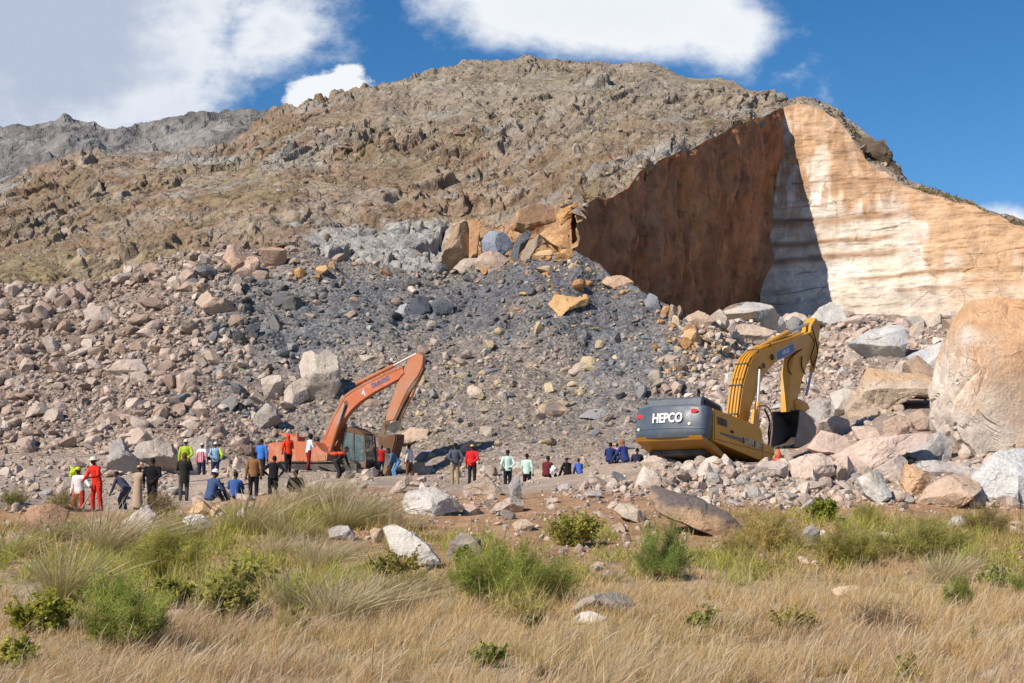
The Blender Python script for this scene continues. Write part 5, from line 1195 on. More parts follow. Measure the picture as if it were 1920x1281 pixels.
# ================================================================ the old orange excavator
Om = Machine('excavator', 600, 888, 69.0, 112, 0.0, 'old faded orange digger with raised boom behind the tall grass')
W2 = 1.15
hs = Om.poly([(503, 831), (556, 826.5), (557, 828), (589, 829), (604, 846), (614, 851), (612, 866), (594, 868), (551, 867), (504, 866)], -W2)
oh = Om.prism('house', fillet(hs, [.12, .03, .03, .1, .06, .08, .05, .05, .05, .12]), -W2, W2 - .1, M_org, .03)
for a, b in (((514, 832), (514.6, 865)), ((556, 829), (556, 866)), ((594, 851), (594, 866)), ((585, 830), (585, 866))):
    Om.prism('panel_seam', Om.poly([a, (a[0] + 1, a[1]), (b[0] + 1, b[1]), b], -W2), -W2 - .006, -W2 + .01, M_orgd, 0, oh)
Om.prism('side_door', Om.poly([(597, 852), (611, 853), (610, 864), (597, 865)], -W2), -W2 - .02, -W2 + .01, M_orgd, .005, oh)
Om.prism('deck_frame', Om.poly([(506, 867), (640, 871), (690, 884), (688, 890), (640, 880), (506, 873)], -W2 + .05), -W2 + .05, W2 - .05, M_dk, .02)
hd = Om.poly([(521, 812), (534, 812), (557, 819), (556, 827), (549, 826)], -.3); Om.prism('open_hood', hd, -.32, .5, M_org, .015)
Om.prism('hood_stay', Om.poly([(555, 812), (558, 812), (559, 828), (555, 828)], -.4), -.45, -.3, M_orgd, .01)
crawler(Om, -.95, *(lambda a, b: (a[0], b[0]))(Om.pt(520, 890, -.95), Om.pt(672, 892, -.95)), -.05, .62, .5, M_trk); crawler(Om, .95, *(lambda a, b: (a[0], b[0]))(Om.pt(520, 890, -.95), Om.pt(672, 892, -.95)), -.05, .62, .5, M_trk)
B2 = .22
ob = [(600, 839), (606, 822.7), (622, 784), (640, 750.6), (646, 741), (658.6, 732), (683, 718), (723.6, 698), (754, 686.5), (757, 699), (746, 711), (703, 734), (675, 752.7), (658.6, 768), (644, 786), (634, 808.5), (622, 829), (611, 845)]
oboom = Om.prism('boom', Om.poly(ob, -B2), -B2, B2, M_org, .015)
for k in range(3):
    seg_ = ob[1 + 2 * k + 1:1 + 2 * k + 4] if k else ob[1:4]
rail_ = [Om.pt(x, y, -B2) for x, y in ob[1:9]]
bm = bmesh.new()
for a, b in zip(rail_[:-1], rail_[1:]):
    A, B = Vector(a), Vector(b); d = (B - A).normalized(); nn = Vector((d[1], -d[0])) * .10; add_prism(bm, [a, b, tuple(B + nn), tuple(A + nn)], -B2 - .02, -B2 - .004)
Om.part('boom_edge_plate', bm, M_orgd, 0, oboom)
dk_ = [(645, 753), (650, 751), (653, 756), (652, 763), (646, 774), (640, 787), (637, 786), (642, 770)]
Om.prism('pivot_shield', Om.poly(dk_, -B2), -B2 - .012, -B2 + .01, M_rust, 0, oboom)
for sy in (-1, 1):
    a, b = Om.pt(618, 848, -B2 - .12), Om.pt(646, 757, -B2 - .12); m_ = (a[0] * .42 + b[0] * .58, a[1] * .42 + b[1] * .58)
    Om.tube('lift_cylinder', [(a[0], sy * (B2 + .11), a[1]), (m_[0], sy * (B2 + .11), m_[1])], .11, M_orgd, oboom, 12); Om.tube('lift_rod', [(m_[0], sy * (B2 + .11), m_[1]), (b[0], sy * (B2 + .11), b[1])], .06, M_chr, oboom, 10)
a, m_, b = Om.pt(668, 720, 0), Om.pt(738, 686, 0), Om.pt(781, 663, 0)
Om.tube('cylinder', [(a[0], 0, a[1]), (m_[0], 0, m_[1])], .10, M_orgd, oboom, 12); Om.tube('piston_rod', [(m_[0], 0, m_[1]), (b[0], 0, b[1])], .055, M_chr, oboom, 10)
# faded lettering on the boom: only blurred strokes are left of it
bm = bmesh.new(); A_ = Vector(Om.pt(697, 724, -B2)); B_ = Vector(Om.pt(730, 707.5, -B2)); L_ = (B_ - A_).length; e_ = (B_ - A_).normalized(); u_ = Vector((-e_[1], e_[0])); r_ = random.Random(8)
for i in range(7):
    c0 = A_ + e_ * (L_ * (i + .1) / 7); wd = L_ / 7 * .66; hh = .10
    for seg_ in r_.sample([((0, -1), (0, 1)), ((1, -1), (1, 1)), ((0, 1), (1, 1)), ((0, -1), (1, -1)), ((0, -1), (1, 1)), ((0, 0), (1, 0))], 4):
        a = c0 + e_ * wd * seg_[0][0] + u_ * hh * seg_[0][1]; b = c0 + e_ * wd * seg_[1][0] + u_ * hh * seg_[1][1]; d_ = (b - a).normalized(); n_ = Vector((-d_[1], d_[0])) * .024
        add_prism(bm, [tuple(a - n_), tuple(b - n_), tuple(b + n_), tuple(a + n_)], -B2 - .01, -B2 + .002)
Om.part('boom_lettering', bm, M_pur, 0, oboom)
bm = bmesh.new()
for a, b in (((679, 740), (682, 729)), ((681, 729), (684.5, 742))):
    pa, pb = Vector(Om.pt(*a, -B2)), Vector(Om.pt(*b, -B2)); d_ = (pb - pa).normalized(); n_ = Vector((-d_[1], d_[0])) * .03; add_prism(bm, [tuple(pa - n_), tuple(pb - n_), tuple(pb + n_), tuple(pa + n_)], -B2 - .01, -B2 + .002)
Om.part('boom_emblem', bm, M_pale, 0, oboom)
S2 = .17
osx = [(759, 688), (768, 672), (783, 661), (793, 668), (791, 687), (783, 704), (774, 716), (764, 730), (752, 755), (738, 787), (723, 789), (726, 771), (740, 735), (750, 709)]
ostick = Om.prism('stick', Om.poly(osx, -S2), -S2, S2, mat_paint('stained_orange_paint', (.50, .18, .085), worn=(.12, .065, .045), amt=.95, rough=.7, spec=.2, dust=(.38, .26, .19), dusta=.85), .015)
Om.prism('stick_edge_plate', Om.poly([(784, 705), (791, 688), (794, 690), (781, 716), (768, 735), (755, 760), (741, 789), (737, 787), (752, 755), (764, 730)], -S2), -S2 + .02, S2 - .02, M_rust, .005, ostick)
a, b = Om.pt(783, 700, 0), Om.pt(747, 790, 0); m_ = (a[0] * .5 + b[0] * .5, a[1] * .5 + b[1] * .5)
Om.tube('bucket_cylinder', [(a[0] + .14, 0, a[1]), (m_[0] + .16, 0, m_[1])], .095, M_orgd, ostick, 12); Om.tube('piston_rod', [(m_[0] + .16, 0, m_[1]), (b[0] + .05, 0, b[1])], .05, M_rust, ostick, 10)
for yy in (-.2, .14):
    Om.prism('linkage', Om.poly([(708, 817), (713, 806), (722, 789), (731, 788), (726, 800), (718, 818)], yy), yy, yy + .06, M_rust, .01, ostick)
    Om.prism('linkage', Om.poly([(722, 797), (748, 788), (751, 793), (745, 806), (738, 812), (722, 806)], yy), yy, yy + .06, M_dk, .01, ostick)
# narrow bucket seen nearly edge on
bk = Om.poly([(708, 818), (741, 814), (741, 824), (736, 842), (731, 862), (727, 880), (722, 890), (718, 888), (722, 862), (724, 838), (716, 834), (714, 842), (710, 838)], -.45)
obk = Om.prism('bucket', bk, -.47, -.41, M_rust, .008); bm = bmesh.new(); add_prism(bm, bk, .41, .47); Om.part('bucket_cheek', bm, M_rust, .008, obk)
bm = bmesh.new()
for a, b in zip(bk[1:6], bk[2:7]):
    A, B = Vector(a), Vector(b); d = (B - A).normalized(); nn = Vector((d[1], -d[0])) * -.05; add_prism(bm, [a, b, tuple(B + nn), tuple(A + nn)], -.42, .42)
Om.part('bucket_shell', bm, M_rust, 0, obk)
for k in range(4):
    y = -.36 + k * .24; e0 = Vector(bk[6]); bm = bmesh.new(); add_prism(bm, [tuple(e0 + Vector((-.06, .08))), tuple(e0 + Vector((.05, .1))), tuple(e0 + Vector((-.04, -.16)))], y - .04, y + .04); Om.part('bucket_tooth', bm, M_rust, .004, obk)
# cab: frame of posts with glass panes, open inside
cy0, cy1 = .05, W2 - .05
cbp = Om.poly([(645, 806), (652, 800), (664, 803), (681, 813), (684.5, 833), (686, 877), (676, 885), (648, 883), (640, 866), (641, 830)], cy0)
bm = bmesh.new(); add_prism(bm, [cbp[0], cbp[1], cbp[2], cbp[3], (cbp[3][0], cbp[3][1] - .09), (cbp[0][0], cbp[0][1] - .09)], cy0 - .02, cy1 + .02)
cab = Om.part('cab', bm, M_rust, .02)
bot = min(p[1] for p in cbp)
bm = bmesh.new(); lowz = Om.pt(0, 868, cy0)[1] if False else cbp[6][1]
pl = Om.poly([(641, 866), (686, 866), (686, 877), (676, 885), (648, 883)], cy0); add_prism(bm, pl, cy0 - .015, cy1); Om.part('cab_base', bm, M_rust, .015, cab)
for A, B in (((642, 830), (641, 868)), ((646, 806), (642, 832)), ((683, 814), (685, 835)), ((684.5, 834), (686, 868)), ((664, 806), (663, 868))):
    a, b = Om.pt(*A, cy0), Om.pt(*B, cy0)
    for yy in (cy0, cy1): Om.tube('cab_post', [(a[0], yy, a[1]), (b[0], yy, b[1])], .045, M_rust, cab, 8)
g1 = Om.poly([(665, 808), (682, 815), (684.5, 834), (685.5, 866), (664, 866)], cy0); Om.prism('window_pane', g1, cy0 - .005, cy0 + .005, M_glass, 0, cab)
g2 = Om.poly([(647, 808), (662.5, 807), (662, 866), (642.5, 866), (643, 832)], cy0); Om.prism('window_pane', g2, cy0 - .005, cy0 + .005, M_glass, 0, cab)
fx = cbp[4]; bm = bmesh.new(); add_prism(bm, [(cbp[3][0] - .01, cbp[3][1] - .06), (cbp[3][0] + .0, cbp[3][1] - .06), (cbp[5][0] + .0, pl[1][1]), (cbp[5][0] - .01, pl[1][1])], cy0 + .05, cy1 - .05); Om.part('windscreen', bm, M_glass, 0, cab)
bm = bmesh.new(); q = Om.pt(655, 858, .5); add_prism(bm, [(q[0] - .25, q[1] - .25), (q[0] + .25, q[1] - .25), (q[0] + .25, q[1]), (q[0] - .1, q[1] + .02), (q[0] - .2, q[1] + .65), (q[0] - .3, q[1] + .65)], .3, .85); Om.part('cab_seat', bm, M_blk, .03, cab)
bm = bmesh.new(); wb = Om.poly([(643, 830), (648, 812), (653, 812), (650, 866), (643, 866)], cy1 - .05); add_prism(bm, wb, cy1 - .03, cy1); Om.part('cab_rear_panel', bm, M_gry, .005, cab)
Om.tube('step_rail', [(Om.pt(596, 872, -W2)[0], -W2 - .05, Om.pt(596, 872, -W2)[1]), (Om.pt(632, 884, -W2)[0], -W2 - .12, Om.pt(632, 884, -W2)[1])], .04, M_dk)
# ---------------------------------------------------------------- people
def mat_cloth(name, c, stripe=None):
    m, k = material(name)
    pos = k.node('ShaderNodeTexCoord').outputs['Object']
    n1 = k.noise(pos, 5.0, 4, .6, .6); n2 = k.noise(pos, 16, 3, .6)
    col = k.mix(k.mapr(n1, .3, .7, 0, .35), c, tuple(min(1, x * .6 + .012) for x in c))
    col = k.mix(k.mapr(n2, .62, .8, 0, .25), col, (.36, .29, .22))
    if stripe:
        sx = k.node('ShaderNodeSeparateXYZ', inp={0: pos}).outputs[0]
        w = k.math('GREATER_THAN', k.math('SINE', k.math('MULTIPLY', sx, 75.0)), .3)
        col = k.mix(k.math('MULTIPLY', w, .7), col, stripe)
    finish(k, col, .88, n1, .6, .04, spec=.12); return m
_cm = {}
def cloth(c, stripe=None):
    key_ = (tuple(round(x, 3) for x in c), stripe)
    if key_ not in _cm: _cm[key_] = mat_cloth('cloth_%d' % len(_cm), c, stripe)
    return _cm[key_]
M_skin = mat_cloth('skin', (.10, .048, .028)); M_hair = mat_plain('hair', (.008, .007, .007), .8); M_shoe = mat_cloth('shoe', (.025, .021, .018))
M_eye = mat_plain('eye', (.5, .48, .45), .3); M_wood = mat_plain('grey_wood', (.33, .25, .16), .8)

SPH = ico(3)
class Body:
    """closed overlapping solids that a voxel remesh joins into one skin"""
    def __init__(s): s.v = []; s.f = []; s.n = 0
    def add(s, v, f): s.v.append(np.asarray(v, float)); s.f.append(np.asarray(f) + s.n); s.n += len(v)
    def ell(s, c, r, R=None):
        v = SPH[0] * np.asarray(r, float)
        if R is not None: v = v @ np.asarray(R).T
        s.add(v + np.asarray(c, float), SPH[1])
    def limb(s, pts, rad, n=12, flat=1.0):
        """tapered limb through joints with round ends"""
        pts = [np.asarray(p, float) for p in pts]; P_, R_ = [], []
        d0 = (pts[1] - pts[0]) / (np.linalg.norm(pts[1] - pts[0]) + 1e-9); d1 = (pts[-1] - pts[-2]) / (np.linalg.norm(pts[-1] - pts[-2]) + 1e-9)
        for k, q in ((.97, .25), (.7, .71)): P_.append(pts[0] - d0 * rad[0] * k); R_.append(rad[0] * q)
        for i, p in enumerate(pts):
            P_.append(p); R_.append(rad[i])
        for k, q in ((.7, .71), (.97, .25)): P_.append(pts[-1] + d1 * rad[-1] * k); R_.append(rad[-1] * q)
        V = []
        for i, p in enumerate(P_):
            d = P_[min(i + 1, len(P_) - 1)] - P_[max(i - 1, 0)]; d = d / (np.linalg.norm(d) + 1e-9)
            u = np.cross(d, (0, 1, 0) if abs(d[1]) < .9 else (1, 0, 0)); u /= np.linalg.norm(u); w = np.cross(d, u)
            t = np.linspace(0, 2 * np.pi, n, endpoint=False)
            V.append(p + R_[i] * (np.cos(t)[:, None] * u + np.sin(t)[:, None] * w * flat))
        s._tube(np.array(V), n)
    def _tube(s, V, n):
        m = len(V); i = np.arange(m * n).reshape(m, n); q = []
        for a in range(m - 1):
            for b in range(n):
                c = (b + 1) % n; q += [(i[a, b], i[a, c], i[a + 1, c]), (i[a, b], i[a + 1, c], i[a + 1, b])]
        v = np.concatenate([V.reshape(-1, 3), [V[0].mean(0), V[-1].mean(0)]])
        for b in range(n):
            c = (b + 1) % n; q += [(m * n, i[0, c], i[0, b]), (m * n + 1, i[-1, b], i[-1, c])]
        s.add(v, np.array(q))
    def loft(s, rings, n=18):
        """rings: (centre, right vector * rx, forward vector * ry)"""
        t = np.linspace(0, 2 * np.pi, n, endpoint=False)
        s._tube(np.array([np.asarray(c) + np.cos(t)[:, None] * np.asarray(a) + np.sin(t)[:, None] * np.asarray(b) for c, a, b in rings]), n)
    def obj(s, name, vox, mat, parent):
        v = np.concatenate(s.v); f = np.concatenate(s.f)
        me = make_mesh(name, v, tris=f, smooth=True); o = link(name, me, mat, parent)
        md = o.modifiers.new('join', 'REMESH'); md.mode = 'VOXEL'; md.voxel_size = vox; md.use_smooth_shade = True
        sm = o.modifiers.new('soft', 'SMOOTH'); sm.iterations = 2; sm.factor = .5
        PENDING.append(o); return o
PENDING = []
def V3(*a): return np.array(a, float)
def rot2(axis, deg):
    return np.array(Matrix.Rotation(math.radians(deg), 3, axis))

def build_person(px, top, feet, Hm, pose, face, d, label, Yo):
    Y = person_Y((px, top, feet, Hm, pose, face, d, label, Yo)); pos = P(px, feet, Y); pos[2] = gXY(pos[0], pos[1]) + .0
    sc = Hm / 1.76; r = random.Random(int(px * 7 + top)); wd = d.get('wide', 1.0)
    if pose == 'sit': want = (feet - top) / F * Y; sc = min(max(want / 1.02, .72), 1.12) * (Hm / 1.76) ** .3
    elif pose == 'stoop': sc = min(max((feet - top) / F * Y / 1.38, .85), 1.08)
    elif Yo: sc = (feet - top) / F * Y / 1.74
    root = bpy.data.objects.new('person', None); C.objects.link(root); root.location = pos; root.rotation_euler = (0, 0, -math.radians(face)); root.scale = (sc,) * 3
    root.empty_display_size = .3
    grp_ = None
    tag(root, label, 'person', grp_)
    # ---- joints (x right, y forward, z up)
    lean = {'stand': r.uniform(-2, 5), 'point': 6, 'work': 14, 'hips': 16, 'stoop': 46, 'sit': 16, 'lean': 8}[pose]
    hz = {'sit': .20}.get(pose, .93 if pose != 'stoop' else .88)
    hip = V3(0, -.10 if pose == 'stoop' else (0 if pose != 'sit' else -.1), hz)
    L = rot2('X', -lean); Ln = rot2('X', -lean * .55)
    up = L @ V3(0, 0, 1); fw = L @ V3(0, 1, 0); rt = V3(1, 0, 0)
    waist = hip + up * .16; chest = hip + up * .37; neck = hip + up * .53; head = neck + Ln @ V3(0, .025, .175)
    sh = {s: hip + up * .475 + rt * s * .185 * wd for s in (-1, 1)}
    hipj = {s: hip + rt * s * .095 for s in (-1, 1)}
    if pose == 'sit':
        knee = {s: hip + V3(s * .17, .36, .24) for s in (-1, 1)}; ank = {s: V3(s * .15, .52 + r.uniform(-.05, .05), .08) for s in (-1, 1)}
    elif pose == 'stoop':
        knee = {s: V3(s * .13, .10, .48) for s in (-1, 1)}; ank = {s: V3(s * .14, .02, .08) for s in (-1, 1)}
    else:
        k_ = r.uniform(-.04, .05); spread = .11 if pose not in ('work', 'point') else .15
        knee = {s: V3(s * (spread - .005), .03 + s * k_, .50) for s in (-1, 1)}; ank = {s: V3(s * spread, s * k_ * 2.2 - .02, .08) for s in (-1, 1)}
    elb, wri = {}, {}
    for s in (-1, 1):
        mode = 'down'
        if pose == 'stand': mode = r.choice(['down', 'down', 'fold', 'back', 'pocket'])
        if pose == 'point': mode = 'out' if s == -1 else 'down'
        if pose == 'work': mode = 'front'
        if pose in ('hips',): mode = 'hips'
        if pose == 'stoop': mode = 'hips' if s == 1 else 'low'
        if pose == 'sit': mode = 'knee'
        if pose == 'lean': mode = 'fold' if s == 1 else 'down'
        S_ = sh[s]
        if mode == 'down': elb[s] = S_ + V3(s * .07, -.03, -.29); wri[s] = elb[s] + V3(s * .01, .07, -.25)
        elif mode == 'pocket': elb[s] = S_ + V3(s * .12, -.09, -.27); wri[s] = elb[s] + V3(-s * .06, .13, -.20)
        elif mode == 'fold': elb[s] = S_ + V3(s * .08, .06, -.28); wri[s] = elb[s] + V3(-s * .20, .15, .05)
        elif mode == 'back': elb[s] = S_ + V3(s * .10, -.12, -.27); wri[s] = elb[s] + V3(-s * .19, -.06, -.14)
        elif mode == 'hips': elb[s] = S_ + V3(s * .22, -.10, -.20); wri[s] = elb[s] + V3(-s * .16, .12, -.16)
        elif mode == 'low': elb[s] = S_ + V3(s * .05, .08, -.27); wri[s] = elb[s] + V3(0, .10, -.23)
        elif mode == 'front': elb[s] = S_ + V3(s * .08, .08, -.26); wri[s] = elb[s] + V3(-s * .10, .22, -.05 - .1 * (s > 0))
        elif mode == 'knee': elb[s] = S_ + V3(s * .09, .12, -.25); wri[s] = knee[s] + V3(-s * .05, .02, .06)
        elif mode == 'out': elb[s] = S_ + V3(s * .22, .10, -.17); wri[s] = elb[s] + V3(s * .20, .10, -.14)
    # ---- body: one continuous skin with head, hands and feet
    b = Body()
    b.loft([(hip - up * .11, rt * .09, fw * .07), (hip - up * .06, rt * .150, fw * .105), (hip + up * .02, rt * .165, fw * .115), (waist, rt * .142 * wd, fw * .098), (chest - up * .06, rt * .160 * wd, fw * .112),
            (chest + up * .04, rt * .172 * wd, fw * .115), (hip + up * .47, rt * .165 * wd, fw * .092), (hip + up * .515, rt * .10, fw * .068), (neck + up * .01, rt * .055, fw * .055)])
    b.limb([neck - up * .05, neck + (head - neck) * .55], [.058, .050])
    HR = Ln
    b.ell(head, (.076, .096, .112), HR); b.ell(head + HR @ V3(0, .030, -.062), (.056, .062, .060), HR)
    b.limb([head + HR @ V3(0, .092, .012), head + HR @ V3(0, .112, -.022)], [.010, .015], 8); b.ell(head + HR @ V3(0, .094, -.058), (.024, .010, .010), HR)
    for s in (-1, 1): b.ell(head + HR @ V3(s * .078, -.005, -.005), (.012, .022, .034), HR)
    for s in (-1, 1):
        b.limb([sh[s] - rt * s * .03, sh[s], (sh[s] + elb[s]) / 2, elb[s], elb[s] * .6 + wri[s] * .4, wri[s]], [.055, .054, .048, .040, .041, .027])
        hd = wri[s] - elb[s]; hd /= np.linalg.norm(hd); side = np.cross(hd, V3(0, 0, 1) if abs(hd[2]) < .8 else V3(0, 1, 0)); side /= np.linalg.norm(side); pal = np.cross(side, hd)
        b.limb([wri[s], wri[s] + hd * .05, wri[s] + hd * .085], [.026, .036, .036], 10, .55)
        for q, (ln, off) in enumerate(((.070, -.030), (.082, -.010), (.078, .010), (.060, .029))):
            a0 = wri[s] + hd * .085 + side * off; a1 = a0 + hd * ln * .5 + pal * .012; a2 = a1 + hd * ln * .32 + pal * .028
            b.limb([a0, a1, a2], [.0105, .0100, .0090], 7)
        t0 = wri[s] + hd * .03 - side * .028; b.limb([t0, t0 + hd * .035 - side * .026 + pal * .01, t0 + hd * .066 - side * .030 + pal * .022], [.014, .0115, .0095], 7)
        b.limb([hipj[s], hipj[s] * .5 + knee[s] * .5, knee[s], knee[s] * .65 + ank[s] * .35, ank[s]], [.092, .078, .056, .054, .036])
        b.ell(ank[s] + V3(0, .055, -.045), (.042, .125, .035))
    body = b.obj('body', .0105, M_skin, root)
    # ---- clothes
    c1, c2 = d['c1'], d['legs']
    g = .016
    t = Body()
    if d['top'] == 'robe':
        t.loft([(V3(0, 0, .10), rt * .24, V3(0, .20, 0)), (V3(0, 0, .14), rt * .245, V3(0, .205, 0)), (V3(0, 0, .5), rt * .215, V3(0, .18, 0)), (hip, rt * .19, fw * .15), (waist, rt * .172, fw * .135), (chest, rt * .20 * wd, fw * .14), (hip + up * .47, rt * .19 * wd, fw * .115), (hip + up * .53, rt * .10, fw * .08), (neck + up * .015, rt * .065, fw * .065)])
    else:
        lowz = -.10 if d['top'] == 'shirt' else -.30
        t.loft([(hip + up * lowz, rt * .15, fw * .115), (hip + up * (lowz + .02), rt * .185, fw * .137), (hip + up * .02, rt * .186 * (wd * .5 + .5), fw * .135), (waist, rt * .172 * wd, fw * .125), (chest - up * .06, rt * .185 * wd, fw * .134),
                (chest + up * .05, rt * .196 * wd, fw * .135), (hip + up * .475, rt * .185 * wd, fw * .112), (hip + up * .525, rt * .115, fw * .085), (neck + up * .02, rt * .066, fw * .066)])
    if not d.get('bare'):
        for s in (-1, 1): t.limb([sh[s] - rt * s * .04, sh[s] + up * .002, (sh[s] + elb[s]) / 2, elb[s], elb[s] * .5 + wri[s] * .5, wri[s] - (wri[s] - elb[s]) * .06], [.072, .072, .064, .057, .053, .044])
    else:
        for s in (-1, 1): t.limb([sh[s] - rt * s * .05, sh[s] - rt * s * .01], [.07, .066])
    nm = {'robe': 'robe', 'coat': 'jacket', 'shirt': 'shirt'}[d['top']]
    t.obj(nm, .0155, cloth(c1, (.55, .62, .70) if 'striped' in label else None), root)
    if d.get('yoke'):
        y_ = Body(); y_.loft([(chest + up * .02, rt * .17, fw * .12), (chest + up * .03, rt * .205, fw * .142), (hip + up * .475, rt * .195, fw * .12), (hip + up * .535, rt * .12, fw * .09), (neck + up * .018, rt * .07, fw * .07)])
        for s in (-1, 1): y_.limb([sh[s] - rt * s * .03, sh[s], sh[s] * .6 + elb[s] * .4], [.078, .079, .072])
        y_.obj('shirt_yoke', .0155, cloth(d['yoke']), root)
    if d.get('vest'):
        y_ = Body(); y_.limb([sh[1] - rt * .02, sh[1], (sh[1] + elb[1]) / 2, elb[1], elb[1] * .5 + wri[1] * .5], [.078, .079, .071, .064, .058]); y_.obj('sleeve', .0155, cloth(d['vest']), root)
    if d['top'] != 'robe':
        t = Body()
        t.loft([(hip - up * .12, rt * .10, fw * .08), (hip - up * .07, rt * .165, fw * .122), (hip, rt * .176, fw * .128), (hip + up * .10, rt * .165, fw * .118), (hip + up * .12, rt * .12, fw * .09)])
        for s in (-1, 1): t.limb([hipj[s] - V3(0, 0, .01), hipj[s] * .5 + knee[s] * .5, knee[s], knee[s] * .5 + ank[s] * .5, ank[s] + V3(0, 0, .01)], [.108, .096, .078, .073, .068])
        t.obj('trousers', .0155, cloth(c2), root)
    for s in (-1, 1):
        t = Body(); t.ell(ank[s] + V3(0, .06, -.040), (.052, .145, .042)); t.limb([ank[s] + V3(0, 0, -.02), ank[s] + V3(0, 0, .03)], [.05, .046]); t.obj('shoe', .0155, M_shoe, root)
    # ---- head wear and hair
    t = Body(); hat = d.get('hat')
    if hat in ('cap', 'helmet', 'brim'):
        t.ell(head + HR @ V3(0, -.004, .045), (.090, .112, .082 if hat != 'helmet' else .092), HR)
        if hat == 'cap': t.ell(head + HR @ V3(0, .115, .035), (.065, .075, .012), HR)
        else: t.ell(head + HR @ V3(0, .012, .028), (.115, .150, .013) if hat == 'helmet' else (.155, .175, .014), HR)
        t.obj('cap' if hat == 'cap' else 'helmet' if hat == 'helmet' else 'hat', .011, cloth(d['hc']), root)
    elif hat == 'hood':
        t.ell(head + HR @ V3(0, -.022, .012), (.100, .112, .132), HR); t.limb([neck - up * .02, neck + (head - neck) * .5], [.095, .09]); t.obj('hood', .0135, cloth(d['hc']), root)
    if hat != 'hood':
        h_ = Body(); k_ = 1.35 if d.get('hair') == 'big' else 1.0
        h_.ell(head + HR @ V3(0, -.022, .028), (.083 * k_, .092 * k_, .098 * k_), HR)
        h_.obj('hair', .011, M_hair, root)
    for s in (-1, 1):
        v, f = SPH; e = make_mesh('eye', v * .0115 + head + HR @ V3(s * .030, .086, .012), tris=f, smooth=True); link('eye', e, M_eye, root)
    return root, pos, sc
PR = []
for p in PEOPLE: PR.append(build_person(*p))
dg = bpy.context.evaluated_depsgraph_get()
for o in PENDING:
    me = bpy.data.meshes.new_from_object(o.evaluated_get(dg)); mat = o.data.materials[0]
    old = o.data; o.modifiers.clear(); o.data = me; bpy.data.meshes.remove(old)
    if not me.materials: me.materials.append(mat)
PENDING.clear()
def stick(name, a, b, r, mat, label, cat, extra=None):
    a, b = Vector(a), Vector(b); bm = bmesh.new(); add_tube(bm, [(0, 0, 0), tuple((b - a) * .5 + Vector((.01, 0, 0))), tuple(b - a)], [r, r, r * .8], 7)
    o = link(name, bevel_mesh(name, bm, 0), mat, loc=a); tag(o, label, cat); return o
Y0 = person_Y(PEOPLE[0]); stick('walking_stick', P(110, 962, Y0 - .1), P(127, 924, Y0 - .1), .014, M_wood, 'thin pale stick held out by the person with the neon yellow cap', 'stick')
Y1 = person_Y(PEOPLE[1]); sh_ = stick('shovel', P(153, 954, Y1 - .55), P(171, 922, Y1 - .45), .03, M_wood, 'wooden handled shovel held by the person in red coveralls', 'shovel')
bm = bmesh.new(); add_prism(bm, fillet([(-.13, -.28), (.13, -.28), (.14, 0), (-.14, 0)], [.1, .1, .02, .02]), -.012, .012); link('shovel_blade', bevel_mesh('shovel_blade', bm, .004), M_bkt, sh_)
# neon jacket over the shoulder, red bundle, white bag, brown box
def bundle(name, px, py, Y, size, c, label, cat, seed):
    v, f = ICO[4]; v = v * np.array(size); v = v + v * fbm(v / max(size) * 2.2 + seed, 4, .55, seed)[:, None] * .35
    o = link(name, make_mesh(name, v, tris=f, smooth=True), cloth(c), loc=tuple(P(px, py, Y))); tag(o, label, cat)
bundle('neon_jacket', 137, 886, Y0 + .3, (.11, .10, .20), (.48, .62, .04), 'neon yellow jacket slung beside the person in white and red', 'jacket', 3)
bundle('cloth_bundle', 636, 851, 61.8, (.30, .18, .08), (.62, .08, .03), 'flame red cloth bundle over the stooping person at the digger cab', 'bundle', 5)
bundle('bag', 1038, 882, 55.4, (.13, .12, .17), (.62, .62, .64), 'white bag between stones beside the maroon sitter', 'bag', 7)
o = stick('pole', P(66, 954, 42.0), P(92, 968, 41.6), .10, M_blk, 'black tube with a white end lying on the reddish bank', 'pipe')
bm = bmesh.new(); add_tube(bm, [(-.03, .0, .0), (.06, 0, -.03)], .115, 12); link('white_end', bevel_mesh('white_end', bm, .01), M_wht, o)
